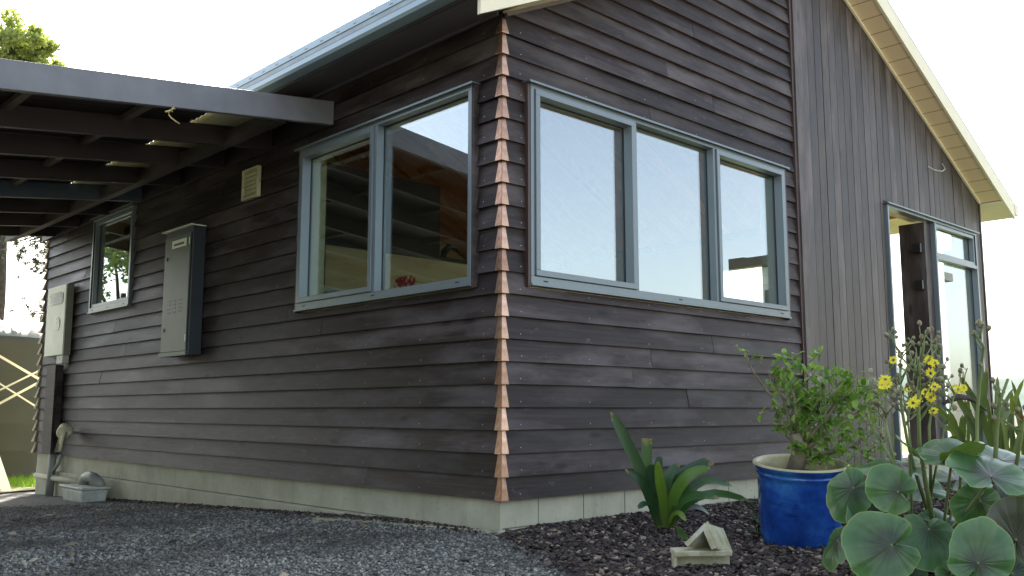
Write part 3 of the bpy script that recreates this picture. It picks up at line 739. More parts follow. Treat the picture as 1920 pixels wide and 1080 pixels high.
# ------------------------------------------------------------------ carport
CS = .12
def zc(x): return 2.93 + CS * x     # underside of roof sheet / top of beams (x negative outwards)
cp = thing('carport', 'lean-to carport with grey fascia beam and dark rafters joined to the side wall', 'carport', (-3.3, 1.78, zg(-3, 1.78)))
XO = -6.0  # unseen outer part stretched to darken the side wall
def sl_beam(y0, y1, h, x0=XO, x1=-.04, top=.0):
    mb = MB(); q = [(x0, y0, zc(x0) - h + top), (x1, y0, zc(x1) - h + top), (x1, y0, zc(x1) + top), (x0, y0, zc(x0) + top)]
    mb.hexa(q, [(p[0], y1, p[2]) for p in q], 0, random.random()); return mb
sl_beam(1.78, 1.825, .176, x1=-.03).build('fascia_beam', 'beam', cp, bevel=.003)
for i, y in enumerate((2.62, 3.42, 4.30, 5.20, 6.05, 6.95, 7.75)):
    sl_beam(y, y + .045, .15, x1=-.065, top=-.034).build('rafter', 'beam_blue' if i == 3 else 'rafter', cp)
mb = MB(); mb.box(-.064, -.028, 1.83, YB + .1, 2.745, 2.905); mb.build('ledger', 'rafter', cp)
for i, x in enumerate((-1.25, -2.0, -2.75, -3.5, -4.3, -5.1)):
    mb = MB(); mb.box(x, x + .05, 1.83, YB + .2, zc(x) - .075, zc(x) - .035); mb.build('batten', 'batten', cp)
def sheet_roof(x0, x1, mat, name):
    mb = MB(); n = int((YB + .3 - 1.83) / .025); 
    vs = []
    for j in range(n + 1):
        y = 1.83 + j * .025; dz = -.026 + .006 * math.sin(2 * math.pi * y / .076)
        for x in (x0, x1): vs.append((x, y, zc(x) + dz))
    for j in range(n + 1):
        y = 1.83 + j * .025; dz = -.023 + .006 * math.sin(2 * math.pi * y / .076)
        for x in (x0, x1): vs.append((x, y, zc(x) + dz))
    o = 2 * (n + 1); mb.add(vs, [(2 * j, 2 * j + 1, 2 * j + 3, 2 * j + 2) for j in range(n)] + [(o + 2 * j, o + 2 * j + 2, o + 2 * j + 3, o + 2 * j + 1) for j in range(n)])
    return mb.build(name, mat, cp, smooth=True)
sheet_roof(XO, -.73, 'lining', 'roof_sheet'); sheet_roof(-.30, -.03, 'lining', 'roof_sheet'); sheet_roof(-.725, -.305, 'translucent', 'light_leak_sheet')  # translucent strip put in to make the light leak beside the eave
mb = MB(); mb.box(-.47, -.40, 1.83, YB + .1, 2.69, 2.79)
mb.build('eave_plate', 'clad', cp)
for y in (1.9, 5.0, 8.0):
    mb = MB(); mb.box(XO + .02, XO + .12, y, y + .1, zg(XO, y) - .02, zc(XO) - .15); mb.build('post', 'rafter', cp)
mb = MB(); mb.box(XO + .04, XO + .09, 1.83, YB + .1, zc(XO) - .15, zc(XO) - .01); mb.build('side_beam', 'rafter', cp)
# knotted cord hanging from the fascia beam
mb = MB(); y = 1.762
mb.tube([(-1.225, y + .01, 2.608), (-1.228, y, 2.592), (-1.25, y, 2.572), (-1.262, y - .004, 2.556), (-1.262, y - .01, 2.54), (-1.245, y - .012, 2.522), (-1.215, y - .012, 2.507), (-1.19, y - .012, 2.497)], .0042, 6)
mb.tube([(-1.25, y - .004, 2.575), (-1.262, y - .01, 2.566), (-1.285, y - .008, 2.556)], .006, 6); mb.tube([(-1.225, y - .004, 2.592), (-1.24, y - .01, 2.588), (-1.25, y - .004, 2.575), (-1.235, y, 2.57)], .007, 6)
tag(mb.build('cord', 'rope', loc=(-1.225, y, 2.608), smooth=True), 'short knotted yellow cord dangling from the carport fascia beam', 'cord')

# ------------------------------------------------------------------ wall mounted boxes on the side wall
wh = thing('water_heater_cabinet', 'tall narrow grey green steel cabinet with louvre slots on the side wall', 'cabinet', (-.03, 4.05, 1.15))
y0, y1, zb, zt = 3.80, 4.36, 1.155, 2.285
mb = MB(); mb.box(-.145, -.03, y0, y1, zb, zt); mb.build('body', 'box_side', wh, bevel=.003)
mb = MB(); mb.box(-.158, -.147, y0 + .03, y1 - .012, zb + .035, zt - .06); mb.build('cabinet_door', 'box_green', wh, bevel=.002)
mb = MB(); mb.box(-.172, -.03, y0 - .005, y1 + .05, zt + .001, zt + .010); mb.build('hood', 'ebox', wh)
mb = MB(); mb.box(-.170, -.147, y0 + .0, y1, zb - .004, zb + .030); mb.build('bottom_lip', 'box_green', wh)
mb = MB(); mb.box(-.163, -.1585, 3.90, 4.19, 2.115, 2.185); mb.build('badge', 'ebox', wh)
mb = MB(); mb.box(-.1645, -.1635, 3.94, 4.15, 2.135, 2.155); mb.build('badge_slot', 'black', wh)
for r_ in range(4):
    for c_ in range(3):
        mb = MB(); y = 3.95 + c_ * .115; z = 1.535 + r_ * .034; mb.box(-.1605, -.1585, y, y + .062, z, z + .011); mb.build('louvre_slot', 'black', wh)
for z in (2.02, 1.375): mb = MB(); mb.box(-.164, -.1585, 4.285, 4.325, z, z + .03); mb.build('latch', 'black', wh)
for z in (1.27, 2.12): mb = MB(); mb.box(-.162, -.1585, 3.835, 3.845, z, z + .06); mb.build('hinge', 'ebox', wh)
eb = thing('meter_box', 'pale cream electricity meter box with two small windows at the far end of the wall', 'meter box', (-.03, 7.2, 1.3))
y0, y1, zb, zt = 7.11, 7.74, 1.295, 2.10
mb = MB(); mb.box(-.095, -.027, y0, y1, zb, zt); mb.build('body', 'ebox_side', eb, bevel=.004)
mb = MB(); mb.box(-.115, -.097, y0 + .0, y1, zb + .005, zt - .003); mb.build('front_cover', 'ebox', eb, bevel=.006)
def oval(c, ry, rz, x0, x1, pw=4):
    mb = MB(); ps = []
    for q in np.linspace(0, 2 * math.pi, 28, False):
        cc, ss = math.cos(q), math.sin(q); ps.append((c[0] + ry * math.copysign(abs(cc) ** (2 / pw), cc), c[1] + rz * math.copysign(abs(ss) ** (2 / pw), ss)))
    mb.hexa([(x0, a, b) for a, b in ps], [(x1, a, b) for a, b in ps]); return mb
oval((7.42, 1.95), .235, .072, -.120, -.1155, 5).build('meter_window', 'meterglass', eb); oval((7.32, 1.655), .075, .075, -.120, -.1155, 2).build('dial_window', 'meterglass', eb)
mb = MB(); mb.box(-.10, -.03, 7.14, 7.34, 1.20, 1.293); tag(mb.build('junction_box', 'pvc_white', loc=(-.1, 7, 1.2), bevel=.004), 'small pale conduit box right under the cream meter box', 'junction box')
# conduit cover board under the meter box
mb = MB(); mb.box(-.115, -.09, 7.30, 7.60, .19, 1.19, 0, .2); mb.box(-.088, -.028, 7.30, 7.33, .19, 1.19, 0, .1); mb.box(-.088, -.028, 7.57, 7.60, .19, 1.19, 0, .7)
tag(mb.build('conduit_cover', 'clad', loc=(-.1, 7.2, .19)), 'dark timber boxed cover below the meter box, running down to the foundation', 'pipe cover')
# rag on the tap
rg = thing('wrapped_tap', 'garden tap wrapped in a bunched cream rag low on the side wall', 'tap', (-.03, 6.85, .35))
mb = MB(); bl = []
for i in range(9):
    for k in range(12):
        q = math.pi * (i + .5) / 9; p = 2 * math.pi * k / 12; n_ = .078 * (1 + .12 * math.sin(3 * p + i) + .08 * random.random())
        bl.append((-.15 + n_ * math.sin(q) * math.cos(p), 6.76 + 1.2 * n_ * math.sin(q) * math.sin(p), .455 + n_ * math.cos(q)))
mb.add(bl, [(i * 12 + k, (i + 1) * 12 + k, (i + 1) * 12 + (k + 1) % 12, i * 12 + (k + 1) % 12) for i in range(8) for k in range(12)] + [tuple(range(12)), tuple(reversed(range(96, 108)))])
mb.hexa([(-.21, 6.68, .42), (-.20, 6.60, .46), (-.17, 6.62, .45), (-.22, 6.72, .40)], [(-.20, 6.76, .24), (-.20, 6.70, .245), (-.18, 6.72, .24), (-.23, 6.80, .235)])
mb.build('rag', 'cloth', rg, smooth=True)
mb = MB(); mb.tube([(-.03, 6.74, .44), (-.13, 6.74, .44)], .016, 8); mb.build('tap_pipe', 'pvc', rg)
# downpipe, gully and horizontal pipe
mb = MB(); mb.tube([(-.08, 7.32, .189), (-.08, 7.32, .0), (-.09, 7.33, zg(0, 7.3) - .03)], .042, 12); mb.tube([(-.06, 7.10, .19), (-.065, 7.15, .10), (-.08, 7.28, .0)], .02, 8)
tag(mb.build('waste_pipe', 'pvc', loc=(-.08, 7.32, zg(0, 7.3)), smooth=True), 'upright grey plastic pipe running from the timber cover into the ground', 'pipe')
mb = MB(); mb.tube([(-.07, 7.9, -.07), (-.07, 5.95, -.07)], .032, 12)
tag(mb.build('horizontal_pipe', 'block', loc=(-.07, 7.9, -.07), smooth=True), 'pale painted pipe lying along the foot of the foundation', 'pipe')
gy0 = zg(0, 5.8)
gt = thing('gully_trap', 'dirty white plastic gully trap box against the foundation', 'drain', (-.22, 5.75, gy0))
mb = MB(); c = Vector((-.24, 5.80, gy0))
def frus(mb, c, a, b, a2, b2, h0, h1):
    mb.hexa([c + Vector((sx * a, sy * b, h0)) for sx, sy in ((-1, -1), (1, -1), (1, 1), (-1, 1))], [c + Vector((sx * a2, sy * b2, h1)) for sx, sy in ((-1, -1), (1, -1), (1, 1), (-1, 1))])
frus(mb, c, .11, .27, .125, .30, -.01, .125); mb.build('box', 'pvc_white', gt, bevel=.02)
mb = MB(); frus(mb, c, .14, .32, .14, .32, .126, .15); mb.build('rim', 'pvc_white', gt, bevel=.008)
mb = MB(); mb.tube([c + Vector((.04, .16, .13)), c + Vector((.04, .15, .19)), c + Vector((.04, .09, .225)), c + Vector((.04, -.02, .235)), c + Vector((.04, -.12, .225)), c + Vector((.07, -.17, .19)), c + Vector((.1, -.18, .10))], .052, 12)
tag(mb.build('waste_bend', 'pvc', loc=c, smooth=True), 'thick grey bent waste pipe emptying into the white gully box', 'pipe')
# timber edging strip in the gravel
mb = MB(); mb.bar((-.30, 1.45, -.022), (-.03, .06, .002), .045, .03); tag(mb.build('edging_strip', 'tile', loc=(-.15, .7, -.02)), 'thin pale edging strip half buried in the gravel along the foundation', 'edging')

# ------------------------------------------------------------------ far left: tank, bars, plank
tc_ = at(-55, 800, 15.2); tc_.z = -.43
tk = thing('water_tank', 'big round dark green water tank behind the far end of the house', 'water tank', tuple(tc_))
prof = [(1.27, 0), (1.30, .05)]
for i in range(5): z = .1 + i * .42; prof += [(1.30, z), (1.30, z + .36), (1.305, z + .38)]
prof += [(1.30, 2.22), (1.27, 2.27)]
mb = MB(); mb.lathe(prof, tc_, 56); mb.build('tank_wall', 'tank', tk, smooth=True)
mb = MB(); mb.lathe([(1.27, 2.27), (1.2, 2.34), (.95, 2.46), (.6, 2.56), (.32, 2.60), (.30, 2.66), (.01, 2.68)], tc_, 56); mb.build('tank_lid', 'tanktop', tk, smooth=True)
mb = MB(); mb.tube([tc_ + Vector((.85, -.95, 2.30)), tc_ + Vector((1.0, -1.0, 2.2)), tc_ + Vector((1.08, -1.02, 2.1))], .05, 10); mb.build('overflow_pipe', 'pvc_white', tk, smooth=True)
ar = thing('drying_rack', 'crossed thin white bars of a folding rack in front of the dark tank', 'rack', tuple(at(-60, 900, 11.5)))
for (a, b, D0, D1, w_) in (((-120, 598), (84, 717), 11.2, 11.8, .028), ((-120, 790), (84, 690), 11.5, 11.9, .020), ((-130, 826), (82, 712), 11.2, 11.8, .028), ((-110, 650), (80, 770), 11.5, 11.9, .020)):
    mb = MB(); mb.bar(at(a[0], a[1], D0), at(b[0], b[1], D1), w_); mb.build('bar', 'white', ar)
mb = MB(); mb.bar(at(-118, 560, 11.25), at(-118, 905, 11.25), .04); mb.build('frame_leg', 'white', ar)
p0, p1 = at(12, 925, 11.6), at(-40, 770, 12.3); p0.z = max(p0.z, zg(p0.x, p0.y) - .02)
mb = MB(); mb.bar(p0, p1, .13, .03); tag(mb.build('leaning_plank', 'white', loc=p0), 'white painted plank leaning at the left end of the yard', 'plank')
mb = MB(); b0 = at(76, 893, 11.9); b0.z = zg(b0.x, b0.y) - .03; mb.tube([b0, b0 + Vector((0, 0, .32))], .045, 10); mb.tube([b0 + Vector((0, 0, .27)), b0 + Vector((0, 0, .34))], .055, 10)
tag(mb.build('drain_standpipe', 'pvc_white', loc=b0), 'short white standpipe at the far corner of the house', 'pipe')

# ------------------------------------------------------------------ ridge tile pieces
def ltile(name, label, c, ax, L, A, B, th, roll):
    """angle shaped tile: length L along ax, two legs A and B meeting at 90 degrees"""
    ax = Vector(ax).normalized(); u = Vector((0, 0, 1)) - ax * ax.z; u.normalize(); s = ax.cross(u)
    Rm = Matrix.Rotation(roll, 3, ax); u = Rm @ u; s = Rm @ s; c = Vector(c)
    prof = [(0, 0), (A, 0), (A, -th), (th, -th), (th, -B), (0, -B)]
    prof = [(0, 0), (A - .004, 0), (A, -.005), (A, -th), (th + .006, -th), (th, -th - .006), (th, -B), (.004, -B), (0, -B + .005), (0, -.004)]
    mb = MB(); n = len(prof); Lh = L / 2
    ring = lambda l, j: [c + ax * (l + random.uniform(-j, j)) + s * (a + random.uniform(-.001, .001)) + u * (b + random.uniform(-.001, .001)) for a, b in prof]
    rs = [ring(-Lh, .002), ring(-Lh * .3, .01), ring(Lh * .4, .01), ring(Lh, .006)]
    vs = [p for r_ in rs for p in r_]
    fs = [(i * n + k, (i + 1) * n + k, (i + 1) * n + (k + 1) % n, i * n + (k + 1) % n) for i in range(3) for k in range(n)] + [tuple(range(n)), tuple(reversed(range(3 * n, 4 * n)))]
    mb.add(vs, fs); o = mb.build(name, 'tile', loc=c, bevel=.003); tag(o, label, 'tile'); return o
axr = Vector((RT.x, RT.y, 0)); bk = Vector((FW.x, FW.y, 0)).normalized()
tcn = at(1318, 1040, 3.88)
ax_l = (axr * 1 + bk * .10).normalized()
ltile('ridge_tile', 'lower mossy angled concrete tile lying on the mulch in front of the strap leaf plant', (tcn.x, tcn.y, .092), -ax_l, .24, .115, .098, .02, R(-6)) if False else None
def lowtile():
    # lower tile: flat top leg towards the camera, upright leg on its left, standing on the mulch
    c = at(1316, 1068, 3.86); c.z = .012; mb = MB(); L, Dp, H, th = .245, .105, .092, .022
    def P(a, b, z): return c + ax_l * a - bk * (-b) + Vector((0, 0, z))
    # top slab
    q = lambda a0, a1, b0, b1, z0, z1, j=0: mb.hexa([P(a0, b0, z0), P(a1, b0, z0), P(a1 - j, b1, z0), P(a0, b1, z0)], [P(a0, b0, z1), P(a1, b0, z1), P(a1 - j, b1, z1), P(a0, b1, z1)])
    q(-L / 2, L / 2, -.045, .075, H - th, H, .012)
    # back leg under the slab and left end cheek
    q(-L / 2 + .002, L / 2 + .006, .03, .052, -.015, H - th - .0005)
    q(-L / 2 - .001, -L / 2 + .014, -.03, .0295, -.015, H - th - .0005)
    return tag(mb.build('ridge_tile', 'tile', loc=c, bevel=.004), 'lower of two mossy angled tiles, lying flat on the bark mulch', 'tile', 'two angled ridge tiles stacked on the mulch')
lt = lowtile()
def uppertile():
    L_, A_, R_ = at(1283, 1019, 3.86), at(1322, 979, 3.86), at(1341, 1028, 3.80)
    ext = at(1359, 989, 4.02) - at(1325, 979, 3.86); th = .019
    e1 = (A_ - L_).normalized(); e2 = (R_ - A_).normalized(); n1 = ext.cross(e1).normalized(); n1 = -n1 if n1.z > 0 else n1
    n2 = ext.cross(e2).normalized(); n2 = -n2 if n2.dot(L_ - A_) < 0 else n2
    inner = A_ + (L_ - A_).normalized() * th * 1.15 + (R_ - A_).normalized() * th * 1.15
    prof = [L_, A_ - e1 * .004, A_ + e2 * .004, R_, R_ + n2 * th, inner, L_ + n1 * th]
    mb = MB(); n = len(prof); rs = [[p + ext * t_ + rv() * .0009 for p in prof] for t_ in (0, .35, .7, 1)]
    mb.add([p for r_ in rs for p in r_], [(i * n + k, (i + 1) * n + k, (i + 1) * n + (k + 1) % n, i * n + (k + 1) % n) for i in range(3) for k in range(n)] + [tuple(range(n)), tuple(reversed(range(3 * n, 4 * n)))])
    # raised nib along the ridge end
    a = A_ + ext * .10 + Vector((0, 0, .004)); b = R_ + ext * .10 + Vector((0, 0, .004)); mb.bar(a, b, .010, .008)
    return tag(mb.build('ridge_tile', 'tile', loc=A_, bevel=.003), 'upper angled tile propped like a small roof on the lower mossy tile', 'tile', 'two angled ridge tiles stacked on the mulch')
uppertile()

# ------------------------------------------------------------------ blue pot with shrub
pc = Vector((.66, -1.44, .026)) + RT * .010; tilt = Matrix.Rotation(R(7.5), 3, RT)
pot = thing('plant_pot', 'large cobalt blue glazed pot with a cream rim on the mulch bed', 'pot', tuple(pc))
mb = MB(); Hh = .405
prof = [(.0, .0), (.17, .0), (.186, .012), (.196, .06), (.206, .20), (.212, .32), (.213, .345), (.219, .350), (.219, .358), (.214, .363), (.222, .372), (.234, .385), (.2375, .396)]
prof = [(a * .965, b) for a, b in prof]; mb.lathe(prof, pc, 64, tilt=tilt); mb.build('glazed_body', 'glaze', pot, smooth=True)
mb = MB(); mb.lathe([(.2292, .396), (.2282, .403), (.223, .4065), (.211, .404), (.203, .39), (.198, .36), (.195, .33)], pc, 64, tilt=tilt); mb.build('rim', 'rim', pot, smooth=True)
mb = MB(); mb.lathe([(.196, .335), (.1, .342), (.001, .345)], pc, 40, tilt=tilt); mb.build('soil', 'soil', pot)

def leafquad(mb, p, d, n_, L, W, m=0, r=.5, fold=.15):
    d = d.normalized(); s = d.cross(n_)
    if s.length < .01: s = d.cross(Vector((1, 0, .3)))
    s.normalize(); nn = s.cross(d)
    a = p; b = p + d * L * .35 + s * W * .5 + nn * W * fold; c = p + d * L * .75 + s * W * .36 + nn * W * fold; e = p + d * L - nn * L * .08
    b2 = p + d * L * .35 - s * W * .5 + nn * W * fold; c2 = p + d * L * .75 - s * W * .36 + nn * W * fold; m1 = p + d * L * .35; m2 = p + d * L * .75
    mb.add([a, b, c, e, c2, b2, m1, m2], [(0, 1, 6), (0, 6, 5), (6, 1, 2, 7), (5, 6, 7, 4), (7, 2, 3), (4, 7, 3)], m, r)
sb = pc + Vector((0, 0, .34)) - RT * .03
sh = thing('potted_shrub', 'leafy green shrub with a thick pale trunk growing in the blue pot', 'shrub', tuple(sb))
tr = MB(); cr = MB()
def PP(px, py, dd=0): return at(px, py, 4.55 + dd)
trunk = [sb - Vector((0, 0, .03)), PP(1500, 850), PP(1494, 826), PP(1490, 812)]
tr.tube(trunk, [.046, .040, .034, .028], 12)
limbs = [
 [(1490, 830), (1475, 815), (1462, 780), (1448, 745), (1428, 720), (1408, 690), (1398, 662)],
 [(1488, 815), (1480, 790), (1470, 750), (1452, 720), (1440, 695)],
 [(1496, 820), (1492, 790), (1490, 750), (1480, 715), (1470, 690)],
 [(1502, 822), (1505, 780), (1508, 740), (1512, 700), (1520, 675)],
 [(1505, 830), (1520, 790), (1535, 750), (1550, 715), (1562, 690)],
 [(1505, 835), (1535, 800), (1560, 770), (1590, 735), (1610, 700)],
 [(1505, 845), (1535, 825), (1575, 795), (1615, 770), (1640, 745)],
 [(1508, 850), (1540, 850), (1580, 845), (1605, 830), (1625, 860)],
 [(1500, 830), (1515, 800), (1545, 780), (1570, 740), (1600, 760)]]
for li, l in enumerate(limbs):
    dd = random.uniform(-.14, .14); pts = [PP(x, y, dd * i / (len(l) - 1)) for i, (x, y) in enumerate(l)]
    tr.tube(pts, [max(.0025, .010 * (1 - i / len(pts)) + .0018) for i in range(len(pts))], 7)
    for k in range(5 if li == 0 else 11):
        i = random.randint(1 if li else 3, len(pts) - 1); base = pts[i - 1].lerp(pts[i], random.random()); d = (rv() + Vector((0, 0, .5)) + RT * .3).normalized()
        q = [base]; 
        for s_ in range(3): d = (d + rv() * .35).normalized(); q.append(q[-1] + d * random.uniform(.02, .045))
        tr.tube(q, [.003, .0025, .002, .0015], 5)
        for s_ in range(3 if li == 0 else 7):
            a = q[random.randint(1, 3)]; ld = (rv() + Vector((0, 0, -.15))).normalized(); leafquad(cr, a, ld, (rv() * .7 + Vector((0, 0, 1))), random.uniform(.034, .058), random.uniform(.022, .036), 0, random.random())
# extra fill in the crown body
for _ in range(400):
    px = random.gauss(1566, 62); py = random.gauss(762, 44)
    if not (1455 < px < 1655 and 690 < py < 872): continue
    if (px < 1500 and py > 800): continue
    leafquad(cr, PP(px, py, random.uniform(-.16, .18)), rv(), rv() * .6 + Vector((0, 0, 1)), random.uniform(.030, .055), random.uniform(.020, .034), 0, random.random() ** 1.2)
for _ in range(60):
    px = random.gauss(1590, 40); py = random.gauss(860, 14); leafquad(cr, PP(px, min(py, 880), random.uniform(-.2, 0)), rv(), rv() * .6 + Vector((0, 0, 1)), random.uniform(.024, .04), .022, 0, random.random())
tr.build('trunk', 'bark', sh, smooth=True); cr.build('crown', 'shrubleaf', sh)

# ------------------------------------------------------------------ strap leaves
def blade(mb, pts, w, m=0, r=.5, nrm=None, trunc=False, keel=.25, n=9):
    pts = [Vector(p) for p in pts]
    def bz(t_):
        k = len(pts) - 1; f = t_ * k; i = min(int(f), k - 1); f -= i
        p0 = pts[max(i - 1, 0)]; p1 = pts[i]; p2 = pts[i + 1]; p3 = pts[min(i + 2, k)]
        return .5 * ((2 * p1) + (p2 - p0) * f + (2 * p0 - 5 * p1 + 4 * p2 - p3) * f * f + (3 * p1 - p0 - 3 * p2 + p3) * f ** 3)
    vs = []; C = [bz(i / n) for i in range(n + 1)]
    for i in range(n + 1):
        t_ = i / n; d = (C[min(i + 1, n)] - C[max(i - 1, 0)]).normalized()
        nn = nrm or (CAM - C[i]).normalized(); s = d.cross(nn).normalized(); up_ = s.cross(d)
        prof_ = (.55 + .45 * math.sin(min(1, t_ * 1.6) * math.pi / 2)); end = 1 if trunc else math.sqrt(max(0, 1 - max(0, (t_ - .55) / .45) ** 2)) * .97 + .03
        ww = w * prof_ * end / 2
        vs += [C[i] - s * ww + up_ * ww * keel, C[i], C[i] + s * ww + up_ * ww * keel]
    i0 = len(mb.v)
    for k_ in range(len(vs)): mb.uv[i0 + k_] = ((k_ % 3) * .5, (k_ // 3) / n)
    mb.add(vs, [(3 * i, 3 * i + 1, 3 * i + 4, 3 * i + 3) for i in range(n)] + [(3 * i + 1, 3 * i + 2, 3 * i + 5, 3 * i + 4) for i in range(n)], m, r)
cb = at(1245, 985, 4.85); cb.z = .02
cl = thing('strap_leaf_plant', 'dark green strap leaved lily clump growing beside the foundation', 'plant', tuple(cb))
CD = 4.85
cl_blades = [
 ([(1236, 985), (1222, 930), (1195, 870), (1165, 810), (1145, 772)], .062, 0, .35, False, .0),
 ([(1240, 985), (1222, 940), (1213, 880), (1213, 822)], .056, 0, .8, True, .05),
 ([(1236, 985), (1222, 945), (1205, 905), (1172, 880)], .055, 0, .1, False, -.05),
 ([(1246, 985), (1244, 940), (1238, 900), (1234, 864)], .056, 1, .6, False, -.12),
 ([(1252, 985), (1252, 930), (1278, 888), (1338, 857)], .055, 0, .2, False, .12),
 ([(1254, 985), (1265, 930), (1295, 890), (1332, 878)], .070, 1, .1, False, -.08),
 ([(1252, 985), (1258, 925), (1285, 890), (1340, 868)], .06, 0, .3, False, .10),
 ([(1256, 985), (1275, 940), (1320, 902), (1374, 912)], .055, 0, .75, False, .1),
 ([(1256, 985), (1272, 948), (1305, 930), (1350, 935)], .060, 0, .7, False, -.12),
 ([(1258, 985), (1290, 945), (1340, 925), (1405, 938)], .045, 0, .9, False, .05),
 ([(1236, 985), (1224, 960), (1210, 945), (1196, 955)], .045, 0, .1, False, -.1),
 ([(1238, 985), (1232, 930), (1234, 880), (1237, 853)], .05, 0, .0, False, .12),
 ([(1242, 985), (1230, 930), (1222, 890), (1222, 868)], .06, 0, .05, False, .0),
 ([(1236, 985), (1228, 945), (1212, 910), (1198, 885)], .06, 0, .2, False, .05),
 ([(1250, 985), (1262, 966), (1275, 963), (1286, 978)], .032, 1, 1., False, -.16),
 ([(1252, 985), (1262, 935), (1278, 905), (1300, 893)], .06, 0, .15, False, .0),
 ([(1248, 985), (1248, 930), (1256, 890), (1275, 868)], .055, 0, .4, False, .06),
 ([(1256, 985), (1280, 955), (1310, 952), (1330, 965)], .04, 0, .1, False, .12)]
for pts, w_, m_, r_, tru, dd in cl_blades:
    mb = MB(); n_ = len(pts)
    q = [at(x, y, CD + dd * i / (n_ - 1)) for i, (x, y) in enumerate(pts)]; q[0].z = max(.0, q[0].z - .01)
    nv = (CAM - q[0]).normalized(); nv = (nv + Vector((0, 0, .5)) + rv() * .35).normalized()
    blade(mb, q, w_, 0, r_, nv, tru); mb.build('leaf', 'strapbright' if m_ else 'strap', cl, smooth=True)
# small weed by the pot
wc = at(1422, 985, 4.75); wc.z = .03
mb = MB()
for i in range(46):
    a = random.uniform(0, 6.28); h = random.random(); p = wc + Vector((math.cos(a) * .07 * random.random(), math.sin(a) * .07 * random.random(), .02 + .15 * h)); leafquad(mb, p, Vector((math.cos(a), math.sin(a), random.uniform(-.4, .8))), Vector((0, 0, 1)), random.uniform(.03, .06), random.uniform(.018, .035), 0, random.random() * .4)
for i in range(5): mb.tube([wc, wc + rv() * .03 + Vector((0, 0, .09)), wc + rv() * .05 + Vector((0, 0, .17))], [.003, .0025, .001], 5, 0, .2)
tag(mb.build('low_weed', 'weedleaf', loc=wc), 'small dark leafy weed tucked against the left side of the blue pot', 'weed')
# fallen leaf
mb = MB(); q = [at(1272, 988, 4.5), at(1276, 1000, 4.5), at(1290, 1010, 4.5)]
for v_2 in q: v_2.z = max(.045, v_2.z)
blade(mb, q, .03, 0, .9); tag(mb.build('fallen_leaf', 'strap', loc=q[0], smooth=True), 'curled grey green leaf lying on the mulch behind the tiles', 'leaf')
# twig
mb = MB(); mb.tube([at(1290, 984, 4.4), at(1330, 992, 4.5), at(1385, 996, 4.6)], [.004, .004, .002], 5)
for i, v_3 in enumerate(mb.v): mb.v[i] = (v_3[0], v_3[1], .035 + (v_3[2] % .004))
tag(mb.build('twig', 'barkdark', loc=at(1330, 992, 4.5)), 'thin dark twig lying across the bark mulch', 'twig')

# ------------------------------------------------------------------ big round-leaved plant
gb = at(1745, 960, 3.75); gb.z = .02
lg = thing('leopard_plant', 'large clump of glossy round leaves with tall yellow daisy stalks at the right', 'plant', tuple(gb))
def round_leaf(px, py, dpx, D, nr, ndeg, mat='round', cup=.22, ragged=.03, seed=0):
    """(px,py) petiole point; dpx diameter in photo pixels; nr = normal (right,up,toward camera); ndeg = direction of the leaf tip in the leaf plane measured from image right"""
    rs = random.Random(seed); o = at(px, py, D); Rr = dpx * D / FPX / 2
    n_ = (RT * nr[0] + UP * nr[1] - FW * nr[2]).normalized()
    a = RT * math.cos(R(ndeg)) + UP * math.sin(R(ndeg)); tdir = (a - n_ * a.dot(n_)).normalized(); s = tdir.cross(n_)
    NA, NR_ = 56, 9; vs = []; uvs = []
    ph = [rs.uniform(0, 6.28) for _ in range(4)]; cupk = cup * rs.uniform(.7, 1.3)
    for j in range(NR_ + 1):
        for i in range(NA + 1):
            th = -math.pi * .965 + 2 * math.pi * .965 * i / NA
            # distance from petiole point to the circle with centre shifted towards the tip
            sft = .36; cc = math.cos(th); rad = sft * cc + math.sqrt(max(0, 1 - sft * sft * (1 - cc * cc)))
            rad *= 1 + .03 * math.sin(3 * th + ph[0]) + .018 * math.sin(9 * th + ph[1]) + .008 * math.sin(23 * th + ph[2])
            aa = abs(th) / math.pi
            if aa > .55: rad *= 1 + .16 * math.sin((aa - .55) / .415 * math.pi)
            if aa > .885: rad *= 1 - .62 * ((aa - .885) / .08) ** 1.4
            f = j / NR_; r_ = f * rad * Rr
            z = cupk * Rr * (f * rad) ** 1.6 * .42 - .10 * Rr * f + .06 * Rr * f * f * math.sin(5 * th + ph[3]) + .02 * Rr * f * f * math.sin(11 * th + ph[1]) + .012 * Rr * f * math.sin(22 * th)
            if rad * f > .9: z -= .10 * Rr * (rad * f - .9) * 2
            vs.append(o + tdir * (r_ * math.cos(th)) + s * (r_ * math.sin(th)) + n_ * z); uvs.append(((th / (2 * math.pi)) + .5, f))
    mb = MB(); W = NA + 1
    fs = [(j * W + i, j * W + i + 1, (j + 1) * W + i + 1, (j + 1) * W + i) for j in range(NR_) for i in range(NA)]
    mb.add(vs, fs); ob = mb.build('leaf', mat, lg, smooth=True); me = ob.data
    # make sure the upper side is the front face
    me.update()
    if me.polygons[NA * 4 + NA // 2].normal.dot(n_) < 0: me.flip_normals()
    uvl = me.uv_layers.new(name='leafuv'); li = np.zeros(len(me.loops), int); me.loops.foreach_get('vertex_index', li); U = np.array(uvs)[li]; uvl.data.foreach_set('uv', U.reshape(-1))
    # petiole
    mb = MB(); root = gb + Vector((rs.uniform(-.05, .05), rs.uniform(-.05, .05), .02)); mid = o.lerp(root, .45) - n_ * .06 + Vector((0, 0, .02))
    mb.tube([root, mid, o - n_ * .02, o], [.007, .006, .005, .004], 6); mb.build('petiole', 'stalk', ob, smooth=True)
    return ob
